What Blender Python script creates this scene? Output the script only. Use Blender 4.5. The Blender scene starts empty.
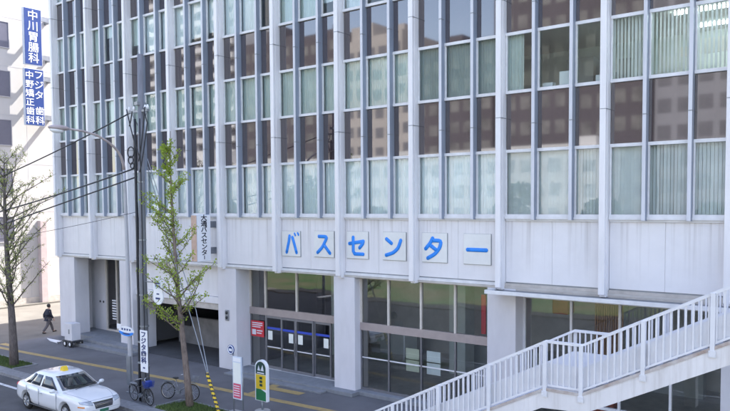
import bpy, bmesh, math, random
from mathutils import Vector, Matrix
random.seed(7)
SC = bpy.context.scene
COL = SC.collection
R = math.radians

# ------------------------------------------------------------------ camera
cam_d = bpy.data.cameras.new("camera")
cam = bpy.data.objects.new("camera", cam_d); COL.objects.link(cam)
yaw, pitch, roll = R(37.740), R(2.831), R(-0.365)
f = Vector((-math.sin(yaw), math.cos(yaw), 0)); r = Vector((math.cos(yaw), math.sin(yaw), 0)); u = Vector((0, 0, 1))
f2 = f*math.cos(pitch) - u*math.sin(pitch); u2 = u*math.cos(pitch) + f*math.sin(pitch)
r3 = r*math.cos(roll) + u2*math.sin(roll); u3 = u2*math.cos(roll) - r*math.sin(roll)
M = Matrix(((r3.x, u3.x, -f2.x), (r3.y, u3.y, -f2.y), (r3.z, u3.z, -f2.z))).to_4x4()
M.translation = Vector((39.306, -21.72, 7.5))
cam.matrix_world = M
cam_d.sensor_width = 36.0
cam_d.lens = 36.0*720/730
cam_d.shift_y = 35.07/730
cam_d.clip_start = 0.1; cam_d.clip_end = 2000
SC.camera = cam

# ------------------------------------------------------------------ light
SUN_AZ = Vector((0.30, 0.954)); SUN_EL = R(50)
w = bpy.data.worlds.new("World"); SC.world = w; w.use_nodes = True
nt = w.node_tree; bg = nt.nodes["Background"]
sky = nt.nodes.new("ShaderNodeTexSky"); sky.sky_type = 'NISHITA'; sky.sun_disc = False
sky.sun_elevation = SUN_EL; sky.sun_rotation = math.atan2(SUN_AZ.x, SUN_AZ.y)
sky.air_density = 1.0; sky.dust_density = 1.3; sky.ozone_density = 1.2
mxs = nt.nodes.new("ShaderNodeMix"); mxs.data_type = 'RGBA'; mxs.blend_type = 'MULTIPLY'; mxs.inputs[0].default_value = 1
mxs.inputs[7].default_value = (1.20, 1.03, .95, 1)      # white balance of a hazy spring sky
nt.links.new(sky.outputs[0], mxs.inputs[6]); nt.links.new(mxs.outputs[2], bg.inputs[0]); bg.inputs[1].default_value = 0.15
sun_d = bpy.data.lights.new("sun", 'SUN'); sun_d.energy = 3.6; sun_d.angle = R(0.5); sun_d.color = (1, .95, .87)
sun = bpy.data.objects.new("sun", sun_d); COL.objects.link(sun)
to_sun = Vector((SUN_AZ.x*math.cos(SUN_EL), SUN_AZ.y*math.cos(SUN_EL), math.sin(SUN_EL)))
sun.rotation_euler = to_sun.to_track_quat('Z', 'Y').to_euler(); sun.location = (0, 0, 60)
SC.view_settings.view_transform = 'Standard'; SC.view_settings.look = 'None'
SC.view_settings.gamma = 1; SC.view_settings.use_curve_mapping = False
SC.view_settings.exposure = 2.30
SC.cycles.max_bounces = 10; SC.cycles.transparent_max_bounces = 16

# ------------------------------------------------------------------ materials
MATS = {}
def mat(name, col, rough=.5, var=.08, scale=3.0, metal=0.0, spec=.5, stretch=(1, 1, 1), bump=0, bscale=40, col2=None, emit=None, es=1, coat=0, trans=False):
    m = bpy.data.materials.new(name); m.use_nodes = True; n = m.node_tree; N = n.nodes; L = n.links
    b = N["Principled BSDF"]
    tc = N.new("ShaderNodeTexCoord"); mp = N.new("ShaderNodeMapping"); mp.inputs["Scale"].default_value = stretch
    L.new(tc.outputs["Object"], mp.inputs[0])
    no = N.new("ShaderNodeTexNoise"); no.inputs["Scale"].default_value = scale; no.inputs["Detail"].default_value = 6
    no.inputs["Roughness"].default_value = .6
    L.new(mp.outputs[0], no.inputs["Vector"])
    ra = N.new("ShaderNodeValToRGB")
    c2 = col2 or tuple(c*(1-var*2) for c in col)
    ra.color_ramp.elements[0].position = .32; ra.color_ramp.elements[1].position = .62
    ra.color_ramp.elements[0].color = (*c2, 1); ra.color_ramp.elements[1].color = (*col, 1)
    L.new(no.outputs["Fac"], ra.inputs[0]); L.new(ra.outputs[0], b.inputs["Base Color"])
    b.inputs["Roughness"].default_value = rough; b.inputs["Metallic"].default_value = metal
    b.inputs["Specular IOR Level"].default_value = spec
    if coat: b.inputs["Coat Weight"].default_value = coat; b.inputs["Coat Roughness"].default_value = .03
    if bump:
        n2 = N.new("ShaderNodeTexNoise"); n2.inputs["Scale"].default_value = bscale; n2.inputs["Detail"].default_value = 4
        L.new(tc.outputs["Object"], n2.inputs["Vector"])
        bp = N.new("ShaderNodeBump"); bp.inputs["Strength"].default_value = bump; bp.inputs["Distance"].default_value = .02
        L.new(n2.outputs["Fac"], bp.inputs["Height"]); L.new(bp.outputs[0], b.inputs["Normal"])
    if emit:
        b.inputs["Emission Color"].default_value = (*emit, 1); b.inputs["Emission Strength"].default_value = es
    MATS[name] = m
    return m

def streaks(m, z0, z1, col, amt, sx=7.0, sz=.10):
    n = m.node_tree; N = n.nodes; L = n.links; b = N["Principled BSDF"]
    src = b.inputs["Base Color"].links[0].from_socket
    tc = N.new("ShaderNodeTexCoord"); mp = N.new("ShaderNodeMapping"); mp.inputs["Scale"].default_value = (sx, sx, sz)
    L.new(tc.outputs["Object"], mp.inputs[0])
    no = N.new("ShaderNodeTexNoise"); no.inputs["Scale"].default_value = 1; no.inputs["Detail"].default_value = 5; no.inputs["Roughness"].default_value = .7
    L.new(mp.outputs[0], no.inputs["Vector"])
    ra = N.new("ShaderNodeValToRGB"); ra.color_ramp.elements[0].position = .50; ra.color_ramp.elements[1].position = .74
    L.new(no.outputs["Fac"], ra.inputs[0])
    se = N.new("ShaderNodeSeparateXYZ"); L.new(tc.outputs["Object"], se.inputs[0])
    mr = N.new("ShaderNodeMapRange"); mr.inputs[1].default_value = z0; mr.inputs[2].default_value = z1
    L.new(se.outputs["Z"], mr.inputs[0])
    mu = N.new("ShaderNodeMath"); mu.operation = 'MULTIPLY'; L.new(ra.outputs[0], mu.inputs[0]); L.new(mr.outputs[0], mu.inputs[1])
    m2 = N.new("ShaderNodeMath"); m2.operation = 'MULTIPLY'; m2.inputs[1].default_value = amt; L.new(mu.outputs[0], m2.inputs[0])
    mx = N.new("ShaderNodeMix"); mx.data_type = 'RGBA'; L.new(m2.outputs[0], mx.inputs[0]); L.new(src, mx.inputs[6]); mx.inputs[7].default_value = (*col, 1)
    L.new(mx.outputs[2], b.inputs["Base Color"])

def glassmat(name, tint, ior=1.5, gain=1.7, wav=.012, gscale=1.2, rough=.0):
    m = bpy.data.materials.new(name); m.use_nodes = True; n = m.node_tree; N = n.nodes; L = n.links
    N.remove(N["Principled BSDF"]); out = N["Material Output"]
    tr = N.new("ShaderNodeBsdfTransparent"); tr.inputs[0].default_value = (*tint, 1)
    gl = N.new("ShaderNodeBsdfGlossy"); gl.inputs["Roughness"].default_value = rough; gl.inputs[0].default_value = (1, 1, 1, 1)
    fr = N.new("ShaderNodeFresnel"); fr.inputs[0].default_value = ior
    mu = N.new("ShaderNodeMath"); mu.operation = 'MULTIPLY'; mu.inputs[1].default_value = gain; mu.use_clamp = True
    mx = N.new("ShaderNodeMixShader")
    tc = N.new("ShaderNodeTexCoord"); no = N.new("ShaderNodeTexNoise"); no.inputs["Scale"].default_value = gscale; no.inputs["Detail"].default_value = 1
    L.new(tc.outputs["Object"], no.inputs["Vector"])
    bp = N.new("ShaderNodeBump"); bp.inputs["Strength"].default_value = 1; bp.inputs["Distance"].default_value = wav
    L.new(no.outputs["Fac"], bp.inputs["Height"]); L.new(bp.outputs[0], gl.inputs["Normal"])
    L.new(fr.outputs[0], mu.inputs[0]); L.new(mu.outputs[0], mx.inputs[0]); L.new(tr.outputs[0], mx.inputs[1]); L.new(gl.outputs[0], mx.inputs[2])
    L.new(mx.outputs[0], out.inputs[0])
    MATS[name] = m
    return m

mat('white_panel', (.73, .715, .73), .45, .035, 1.6, stretch=(2.2, 2.2, .25), bump=.03, bscale=3)
streaks(mat('fascia_white', (.74, .725, .74), .45, .03, 1.2, bump=.03, bscale=3), 5.0, 6.93, (.34, .31, .30), .75)
mat('white_fin', (.76, .745, .76), .4, .05, 2.0, stretch=(2, 2, .3))
mat('pillar_tile', (.66, .645, .675), .5, .05, 1.5, stretch=(1, 1, .4), bump=.03, bscale=8)
mat('alu_lit_front', (.60, .61, .66), .4, .06, 2, stretch=(2, 2, .3))  # brightness of the mullion fronts put into a paler colour
mat('alu_shade_side', (.29, .33, .41), .35, .08, 2, metal=.2, stretch=(2, 2, .3))
mat('frame_white', (.72, .72, .74), .4, .06, 4)
mat('soffit', (.52, .49, .45), .6, .1, 2)
mat('beige_strip', (.52, .48, .44), .55, .12, 3)
mat('spandrel', (.050, .036, .042), .03, .12, .8, spec=.5, stretch=(1, 1, 1)).node_tree.nodes['Principled BSDF'].inputs['IOR'].default_value = 2.15
mat('concrete', (.42, .41, .40), .8, .12, 2.5, bump=.08)
mat('stair_paint', (.72, .72, .75), .45, .04, 2.5, bump=.02)
streaks(mat('stair_concrete', (.74, .72, .72), .65, .06, 1.8, stretch=(1, 1, .5), bump=.05), -2, 3, (.40, .36, .33), .45, 5, .35)
mat('rusty_trim', (.52, .48, .46), .7, .16, 3, col2=(.33, .25, .21), bump=.05)
mat('tread', (.50, .51, .56), .7, .1, 4, bump=.06)
mat('asphalt', (.086, .085, .090), .9, .18, .6, bump=.35, bscale=60)
mat('asphalt_walk', (.142, .139, .148), .9, .15, .45, bump=.3, bscale=60)
mat('side_asphalt', (.15, .14, .125), .9, .14, .5, bump=.25, bscale=50)
mat('ground', (.16, .155, .145), .95, .1, .2)
mat('kerb', (.24, .24, .25), .8, .15, 5, bump=.1)
mat('step_stone', (.22, .23, .25), .75, .1, 4, bump=.06)
mat('tactile_yellow', (.42, .30, .11), .75, .14, 5, col2=(.30, .22, .11), bump=.4, bscale=22)
mat('road_white', (.72, .72, .72), .7, .14, 6, col2=(.35, .35, .35))
mat('grass', (.085, .12, .035), .9, .3, 6, bump=.6, bscale=60)
mat('grass_blade', (.10, .15, .035), .8, .2, 4)
mat('lawn', (.045, .095, .028), .95, .25, .22, col2=(.11, .10, .055))
mat('lawn_path', (.30, .24, .17), .95, .1, 2)
mat('bark_grey', (.15, .125, .115), .9, .25, 9, stretch=(2, 2, .5), bump=.4, bscale=25)
mat('bark_brown', (.22, .17, .145), .9, .25, 9, stretch=(2, 2, .5), bump=.4, bscale=25)
for nm, c in (('leaf_light', (.33, .42, .06)), ('leaf_pale', (.34, .38, .12))):
    m = mat(nm, c, .6, .22, 2.5)
    n = m.node_tree; b = n.nodes["Principled BSDF"]; tr = n.nodes.new("ShaderNodeBsdfTranslucent"); tr.inputs[0].default_value = (c[0]*1.3, c[1]*1.35, c[2], 1)
    mx = n.nodes.new("ShaderNodeMixShader"); mx.inputs[0].default_value = .4
    n.links.new(b.outputs[0], mx.inputs[1]); n.links.new(tr.outputs[0], mx.inputs[2]); n.links.new(mx.outputs[0], n.nodes["Material Output"].inputs[0])
mat('leaf_dark', (.05, .085, .02), .7, .3, .8)
mat('blind_pale', (.82, .90, .96), .8, .06, 1.5, stretch=(1, 1, .3))
mat('blind_green', (.60, .70, .70), .8, .08, 1.5, stretch=(1, 1, .3))
mat('blind_dark', (.36, .44, .45), .8, .1, 1.5, stretch=(1, 1, .3))
mat('slat_blind', (.78, .84, .88), .8, .05, 2)
mat('room_wall', (.74, .82, .81), .8, .06, 1)
mat('room_ceiling', (.84, .87, .86), .8, .04, 1)
mat('room_floor', (.16, .15, .14), .6, .1, 1)
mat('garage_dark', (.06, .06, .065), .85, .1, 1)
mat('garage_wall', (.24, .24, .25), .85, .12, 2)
mat('lobby_wall', (.62, .63, .64), .7, .1, 1)
mat('lobby_floor', (.62, .62, .62), .35, .12, 3)
mat('cabinet', (.42, .47, .48), .6, .05, 2)
mat('paper', (.78, .80, .76), .7, .03, 4)
mat('paper_green', (.62, .68, .60), .7, .03, 4)
mat('lamp_emit', (.9, .95, .9), .5, 0, 1, emit=(.9, 1, .95), es=3.0)
mat('sign_white', (.80, .81, .84), .4, .03, 2)
mat('plaque', (.74, .74, .72), .5, .04, 2)
mat('letter_blue', (.012, .24, .80), .4, .05, 3)
mat('sign_blue', (.014, .045, .20), .4, .06, 3)
mat('sign_edge', (.60, .66, .76), .5, .05, 3)
mat('text_white', (.70, .72, .78), .5, 0, 1)
mat('text_black', (.02, .02, .03), .5, 0, 1)
mat('text_navy', (.03, .05, .16), .5, 0, 1)
mat('orange_edge', (.60, .42, .33), .6, .12, 4)
mat('pole_concrete', (.20, .205, .23), .75, .14, 3, stretch=(2, 2, .4), bump=.05)
mat('pole_paint', (.50, .50, .54), .5, .1, 3, stretch=(1, 1, .3))
mat('lamp_arm_paint', (.42, .36, .36), .5, .1, 3)
mat('cable', (.025, .027, .035), .6, .1, 5)
mat('black_metal', (.03, .032, .037), .45, .1, 5)
mat('grey_metal', (.28, .30, .33), .4, .1, 4, metal=.5)
mat('door_metal', (.24, .24, .26), .35, .08, 3, metal=.5)
mat('bronze_transom', (.37, .31, .295), .45, .06, 3)
mat('cream_mullion', (.62, .57, .52), .45, .05, 3)
mat('blue_tape', (.03, .07, .48), .5, .05, 4)
mat('red', (.62, .035, .05), .5, .06, 4)
mat('pink_red', (.62, .09, .16), .5, .1, 5)
mat('yellow', (.75, .52, .03), .5, .05, 4)
mat('green_sign', (.02, .18, .07), .5, .05, 4)
mat('dark_green', (.02, .06, .05), .5, .05, 4)
mat('wood', (.42, .22, .09), .5, .15, 4, stretch=(4, 4, .3))
mat('orange_red', (.55, .10, .03), .5, .1, 3)
mat('car_white', (.68, .69, .71), .22, .01, 2, coat=.8)
mat('car_glass', (.012, .015, .018), .02, .1, 2, spec=.9, coat=1)
mat('side_glass', (.03, .04, .055), .03, .1, 2, spec=.5)
mat('hazy_glass', (.14, .14, .18), .08, .1, .6, spec=.6)
mat('tyre', (.02, .02, .021), .8, .1, 10)
mat('rim', (.52, .53, .55), .3, .05, 4, metal=.8)
mat('chrome', (.6, .61, .63), .12, .03, 4, metal=1)
mat('grille', (.07, .07, .08), .4, .1, 20, metal=.4)
mat('headlight', (.36, .40, .45), .08, .1, 14, spec=.9, coat=1)
mat('amber', (.75, .28, .06), .2, .05, 4)
mat('plate_green', (.03, .16, .09), .5, .05, 4)
mat('bike_grey', (.30, .31, .33), .35, .1, 4, metal=.6)
mat('bike_blue', (.02, .05, .28), .5, .08, 4)
mat('skin', (.50, .32, .24), .6, .05, 6)
mat('hair', (.02, .017, .016), .6, .1, 20)
mat('jacket', (.018, .020, .035), .8, .15, 12)
mat('trousers', (.12, .105, .11), .85, .12, 14)
mat('shoe', (.035, .028, .026), .5, .1, 10)
mat('wall_white', (.48, .465, .45), .7, .03, .6, bump=.02)
mat('joint', (.45, .44, .45), .8, .05, 3)
mat('pier_pink', (.48, .40, .40), .7, .08, 2)
mat('opp_cream', (.40, .38, .36), .8, .06, .2)
mat('opp_brown', (.085, .078, .085), .8, .06, .2)
mat('opp_grey', (.26, .27, .30), .8, .06, .2)
mat('opp_white', (.60, .61, .62), .8, .04, .2)
mat('opp_shade', (.42, .45, .47), .5, .2, .35)
mat('opp_dark', (.07, .075, .09), .35, .1, .5)
mat('opp_pale', (.20, .20, .19), .5, .3, .35)
mat('opp_glass', (.15, .155, .17), .35, .1, .5)
glassmat('win_glass', (.93, .985, .985), gain=1.6, wav=.0015)
glassmat('shop_glass', (.90, .94, .94), gain=3.2, wav=.002)

# ------------------------------------------------------------------ mesh helpers
class MB:
    def __init__(s): s.bm = bmesh.new(); s.bm.faces.layers.int.new('done'); s.mi = 0
    def _mark(s, n0):
        lay = s.bm.faces.layers.int.get('done') or s.bm.faces.layers.int.new('done')
        for fc in s.bm.faces:
            if not fc[lay]: fc.material_index = s.mi; fc[lay] = 1
    def box(s, x0, x1, y0, y1, z0, z1, bev=0, rot=None):
        n0 = len(s.bm.faces)
        x0, x1 = min(x0, x1), max(x0, x1); y0, y1 = min(y0, y1), max(y0, y1); z0, z1 = min(z0, z1), max(z0, z1)
        vs = [s.bm.verts.new(p) for p in ((x0, y0, z0), (x1, y0, z0), (x1, y1, z0), (x0, y1, z0), (x0, y0, z1), (x1, y0, z1), (x1, y1, z1), (x0, y1, z1))]
        fs = [s.bm.faces.new([vs[i] for i in q]) for q in ((3, 2, 1, 0), (4, 5, 6, 7), (0, 1, 5, 4), (1, 2, 6, 5), (2, 3, 7, 6), (3, 0, 4, 7))]
        if bev:
            es = list({e for fc in fs for e in fc.edges})
            bmesh.ops.bevel(s.bm, geom=es, offset=bev, segments=2, affect='EDGES', profile=.5)
        s._mark(n0)
        if rot is not None:
            bmesh.ops.transform(s.bm, matrix=rot, verts=vs)
        return s
    def prism(s, pts, axis, a, b):
        # polygon pts (2D) extruded along axis between a and b; axis y: pts=(x,z); x: pts=(y,z); z: pts=(x,y)
        n0 = len(s.bm.faces)
        def P(p, t):
            return (p[0], t, p[1]) if axis == 'y' else (t, p[0], p[1]) if axis == 'x' else (p[0], p[1], t)
        A = [s.bm.verts.new(P(p, a)) for p in pts]; B = [s.bm.verts.new(P(p, b)) for p in pts]
        n = len(pts)
        s.bm.faces.new(A); s.bm.faces.new(B[::-1])
        for i in range(n): s.bm.faces.new((A[i], B[i], B[(i+1) % n], A[(i+1) % n]))
        bmesh.ops.recalc_face_normals(s.bm, faces=s.bm.faces[n0:] if False else list(s.bm.faces)[n0:])
        s._mark(n0)
        return s
    def tube(s, pts, rad, seg=8, caps=True):
        n0 = len(s.bm.faces)
        pts = [Vector(p) for p in pts]
        rads = rad if isinstance(rad, (list, tuple)) else [rad]*len(pts)
        rings = []; up = Vector((0, 0, 1)); prev = None
        for i, p in enumerate(pts):
            d = (pts[min(i+1, len(pts)-1)] - pts[max(i-1, 0)]).normalized()
            if prev is None:
                a = d.cross(up) if abs(d.z) < .95 else d.cross(Vector((1, 0, 0)))
            else:
                a = prev - d*prev.dot(d)
            a.normalize(); prev = a; b = d.cross(a)
            rings.append([s.bm.verts.new(p + (a*math.cos(2*math.pi*k/seg) + b*math.sin(2*math.pi*k/seg))*rads[i]) for k in range(seg)])
        for i in range(len(rings)-1):
            for k in range(seg):
                s.bm.faces.new((rings[i][k], rings[i+1][k], rings[i+1][(k+1) % seg], rings[i][(k+1) % seg]))
        if caps:
            s.bm.faces.new(rings[0]); s.bm.faces.new(rings[-1][::-1])
        s._mark(n0)
        return s
    def ball(s, c, r, sc=(1, 1, 1), u_=10, v_=6):
        n0 = len(s.bm.faces)
        g = bmesh.ops.create_uvsphere(s.bm, u_segments=u_, v_segments=v_, radius=r)
        bmesh.ops.scale(s.bm, vec=sc, verts=g['verts']); bmesh.ops.translate(s.bm, vec=c, verts=g['verts'])
        s._mark(n0)
        return s
    def torus(s, c, R_, r_, axis='y', seg=28, sub=6):
        pts = []
        n0 = len(s.bm.faces); rings = []
        for i in range(seg):
            a = 2*math.pi*i/seg; ring = []
            for j in range(sub):
                t = 2*math.pi*j/sub; rr = R_ + r_*math.cos(t); h = r_*math.sin(t)
                p = (rr*math.cos(a), h, rr*math.sin(a)) if axis == 'y' else (h, rr*math.cos(a), rr*math.sin(a))
                ring.append(s.bm.verts.new((c[0]+p[0], c[1]+p[1], c[2]+p[2])))
            rings.append(ring)
        for i in range(seg):
            for j in range(sub):
                s.bm.faces.new((rings[i][j], rings[i][(j+1) % sub], rings[(i+1) % seg][(j+1) % sub], rings[(i+1) % seg][j]))
        s._mark(n0)
        return s
    def build(s, name, m, parent=None, smooth=False, base=None):
        me = bpy.data.meshes.new(name)
        bmesh.ops.recalc_face_normals(s.bm, faces=list(s.bm.faces))
        if m in ('win_glass', 'shop_glass', 'spandrel'):      # panes face the street
            for fc in s.bm.faces:
                fc.normal_update()
                if fc.normal.y > 0: fc.normal_flip()
        off = Vector(base) if base is not None else (world_off(parent) if parent else Vector((0, 0, 0)))
        if off.length: bmesh.ops.translate(s.bm, vec=-off, verts=list(s.bm.verts))
        s.bm.faces.layers.int.remove(s.bm.faces.layers.int['done'])
        s.bm.to_mesh(me); s.bm.free()
        for k in (m if isinstance(m, (list, tuple)) else [m]): me.materials.append(MATS[k])
        if smooth:
            for p in me.polygons: p.use_smooth = True
        o = bpy.data.objects.new(name, me); COL.objects.link(o)
        if parent: o.parent = parent
        elif base is not None: o.location = base
        return o

def world_off(o):
    v = Vector((0, 0, 0))
    while o: v += o.location; o = o.parent
    return v
def thing(name, label, cat, loc=(0, 0, 0), rz=0, group=None):
    o = bpy.data.objects.new(name, None); COL.objects.link(o); o.location = loc; o.rotation_euler = (0, 0, rz)
    o.empty_display_size = .2
    o['label'] = label; o['category'] = cat
    if group: o['group'] = group
    return o
def tag(o, label, cat, group=None, kind=None):
    o['label'] = label; o['category'] = cat
    if group: o['group'] = group
    if kind: o['kind'] = kind
    return o
def struct(o, kind='structure'):
    o['kind'] = kind; return o
def box(name, m, parent, *a, **k): return MB().box(*a, **k).build(name, m, parent)

def text(name, body, size, m, loc, face, parent, ext=.004, bold=0.0, spacing=1.0, align='CENTER', sx=1.0):
    """flat lettering; face '-y' (reads along +x) or '+x' (reads along +y); loc is the centre"""
    c = bpy.data.curves.new(name, 'FONT'); c.body = body; c.size = size; c.align_x = align; c.space_line = spacing
    c.extrude = ext; c.offset = bold; c.resolution_u = 2
    o = bpy.data.objects.new(name, c); COL.objects.link(o)
    dg = bpy.context.evaluated_depsgraph_get(); dg.update()
    me = bpy.data.meshes.new_from_object(o.evaluated_get(dg))
    bpy.data.objects.remove(o)
    xs = [v.co.x for v in me.vertices]; ys = [v.co.y for v in me.vertices]
    cx, cy = (min(xs)+max(xs))/2, (min(ys)+max(ys))/2
    off = world_off(parent) if parent else Vector((0, 0, 0))
    for v in me.vertices:
        x, y, z = (v.co.x-cx)*sx, v.co.y-cy, v.co.z
        if face == '-y': q = Vector((loc[0]+x, loc[1]-z, loc[2]+y))
        else: q = Vector((loc[0]+z, loc[1]+x, loc[2]+y))
        v.co = q - off
    me.materials.clear(); me.materials.append(MATS[m])
    o = bpy.data.objects.new(name, me); COL.objects.link(o); o.parent = parent
    return o

# ================================================================== GROUND
def sheet(name, m, pts, z, thick=.0):
    b = MB()
    if thick: b.prism(pts, 'z', z-thick, z)
    else:
        b.bm.faces.new([b.bm.verts.new((x, y, z)) for x, y in pts])
    return struct(b.build(name, m))
KY = -6.25
sheet('ground', 'ground', [(-700, -700), (700, -700), (700, 700), (-700, 700)], -.16)
sheet('road', 'asphalt', [(-120, -22), (160, -22), (160, KY), (-120, KY)], -.12)
sheet('sidewalk', 'asphalt_walk', [(-.6, KY+.18), (160, KY+.18), (160, 22), (-.6, 22)], 0, .155)
sheet('side_street', 'side_asphalt', [(-14.2, KY+.18), (-.603, KY+.18), (-.603, 60), (-14.2, 60)], -.004, .15)
sheet('side_pavement', 'side_asphalt', [(-15, -3), (-14.203, -3), (-14.203, 60), (-15, 60)], .10, .25)
b = MB()
x = -60
while x < 140:
    b.box(x, x+.99, KY, KY+.18, -.14, .012, bev=.012); x += 1.0
struct(b.build('kerb', 'kerb'))
# inner edging of the planting verge
b = MB()
for x0 in [i*1.0 for i in range(-12, 34)]:
    b.box(x0, x0+.985, KY+.185, KY+.62, -.02, .006)
struct(b.build('kerb_paving', 'kerb'))
def strip(pts, wd):
    L_, R_ = [], []
    for i, p in enumerate(pts):
        a = Vector(pts[max(i-1, 0)]); c = Vector(pts[min(i+1, len(pts)-1)]); d = (c-a).normalized(); nrm = Vector((-d.y, d.x))
        L_.append(tuple(Vector(p)+nrm*wd/2)); R_.append(tuple(Vector(p)-nrm*wd/2))
    return L_ + R_[::-1]
sheet('tactile_paving', 'tactile_yellow', strip([(-.5, -3.58), (3, -3.34), (9, -2.86), (14.3, -2.44), (21, -2.12), (30, -1.66)], .32), .006)
b = MB()
for pts in ([(18.15, -2.10), (18.55, -2.08), (18.35, -.45), (17.95, -.45)], [(18.36, -.78), (20.0, -.72), (20.0, -1.12), (18.42, -1.18)]):
    b.bm.faces.new([b.bm.verts.new((x, y, .010)) for x, y in pts])
struct(b.build('tactile_branch', 'tactile_yellow'))
sheet('tactile_corner', 'tactile_yellow', [(-.55, -3.1), (.9, -3.05), (.9, -2.7), (-.55, -2.7)], .006)
b = MB()
b.box(-60, 120, -7.14, -6.98, -.118, -.114)
for i in range(-12, 22): b.box(i*6, i*6+3, -12.1, -11.95, -.118, -.114)
struct(b.build('lane_marking', 'road_white'))
sheet('park_pavement', 'side_asphalt', [(-120, -23.6), (160, -23.6), (160, -22), (-120, -22)], -.02, .15)
sheet('lawn', 'lawn', [(-120, -74), (160, -74), (160, -23.6), (-120, -23.6)], -.03, .15)
sheet('lawn_path', 'lawn_path', [(-120, -50), (160, -50), (160, -45), (-120, -45)], -.02)
sheet('park_road', 'asphalt', [(-120, -90), (160, -90), (160, -74.2), (-120, -74.2)], -.05, .1)

def grass_bed(label, pts, n, seed):
    rg = random.Random(seed)
    xs = [p[0] for p in pts]; ys = [p[1] for p in pts]
    b = MB(); b.prism(pts, 'z', .0, .035)
    def inside(x, y):
        c = False; j = len(pts)-1
        for i in range(len(pts)):
            if (pts[i][1] > y) != (pts[j][1] > y) and x < (pts[j][0]-pts[i][0])*(y-pts[i][1])/(pts[j][1]-pts[i][1])+pts[i][0]: c = not c
            j = i
        return c
    b.mi = 1
    k = 0
    while k < n:
        x = rg.uniform(min(xs), max(xs)); y = rg.uniform(min(ys), max(ys))
        if not inside(x, y): continue
        k += 1
        a = rg.uniform(0, 6.28); h = rg.uniform(.05, .13); wd = .012
        dx, dy = math.cos(a)*wd, math.sin(a)*wd; tx, ty = rg.uniform(-.05, .05), rg.uniform(-.05, .05)
        fc = b.bm.faces.new([b.bm.verts.new(p) for p in ((x-dx, y-dy, .03), (x+dx, y+dy, .03), (x+tx, y+ty, .03+h))]); fc.material_index = 1
    o = b.build('grass', ['grass', 'grass_blade'])
    return tag(o, label, 'grass', kind='stuff')
grass_bed('short green grass around the foot of the left street tree', [(-6, -5.6), (6.1, -5.6), (5.9, -4.55), (-6, -4.75)], 9000, 1)
grass_bed('short green grass around the foot of the ginkgo tree', [(16.9, -5.6), (22, -5.6), (22, -4.5), (17.2, -4.35)], 6000, 2)
b = MB()
for (x0, x1, y0, y1) in ((-6, 6.2, -4.55, -4.43), (6.12, 6.24, -5.62, -4.55), (16.78, 16.88, -5.62, -4.3), (16.88, 22.1, -4.34, -4.24)):
    b.box(x0, x1, y0, y1, -.01, .05, bev=.01)
struct(b.build('verge_edging', 'kerb'))

# ================================================================== BUS CENTRE BUILDING
NB = 13; BAY = 3.5; WY = .36; TOPZ = 29.5
BLD = thing('office_building', 'long white and brown glazed office block with bus centre on the ground floor', 'building')
STO = 3.87
def row(k):
    return (7.0, 9.31) if k == 0 else (11.16+STO*(k-1), 13.17+STO*(k-1))
NR = 5
# shell
b = MB()
b.box(.0, .25, .55, 33, 4.75, TOPZ)
b.box(NB*BAY, NB*BAY+.25, .3, 33, 0, TOPZ)
b.box(0, NB*BAY+.25, 33, 33.3, 0, TOPZ)
b.box(0, .25, 1.25, 33, 0, 4.745)
b.box(.25, NB*BAY, .62, 33, TOPZ-.4, TOPZ)
b.build('wall', 'white_panel', BLD)
# storey slabs and rear walls of the rooms
for k in range(NR):
    z0, z1 = row(k)
    zn = row(k+1)[0]
    box('floor_slab', ['room_floor'], BLD, .26, NB*BAY-.01, .56, 9, z0-.30, z0-.06)
    box('ceiling', ['room_ceiling'], BLD, .26, NB*BAY-.01, .56, 9, z1+.12, z1+.22)
    box('interior_wall', ['room_wall'], BLD, .26, NB*BAY-.01, 4.8, 5.0, z0-.058, z1+.118)
# fins
for i in range(NB+1):
    x = i*BAY
    b = MB()
    b.box(x, x+.19, 0, .115, 4.70, TOPZ, bev=.012)
    b.box(x+.012, x+.172, .116, .134, 4.70, TOPZ)
    b.box(x-.002, x+.20, .135, .52, 4.62, TOPZ, bev=.012)
    # dark joints in the fin every storey
    b.mi = 1
    for k in range(0, 6):
        zj = 10.35+STO*k*1.0 + (.0 if i % 2 == 0 else .0)
        b.box(x-.004, x+.206, -.003, .4, zj, zj+.022)
    b.build('facade_fin', ['white_fin', 'grey_metal'], BLD)
# mullions
MO = (1.235, 2.495)
for i in range(NB):
    for k_, mo in enumerate(MO):
        x = i*BAY+mo
        b = MB()
        b.box(x+.004, x+.101, .132, .42, 6.98, TOPZ-.5); b.mi = 2; b.box(x, x+.105, .105, .13, 6.98, TOPZ-.5, bev=.004)  # lit front strip and shaded sides of one mullion put into two colours
        b.mi = 1
        for k in range(0, 6):
            zj = 10.1+STO*k
            b.box(x-.004, x+.109, .100, .3, zj, zj+.03)
        b.build('mullion', ['alu_shade_side', 'grey_metal', 'alu_lit_front'], BLD)
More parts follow.
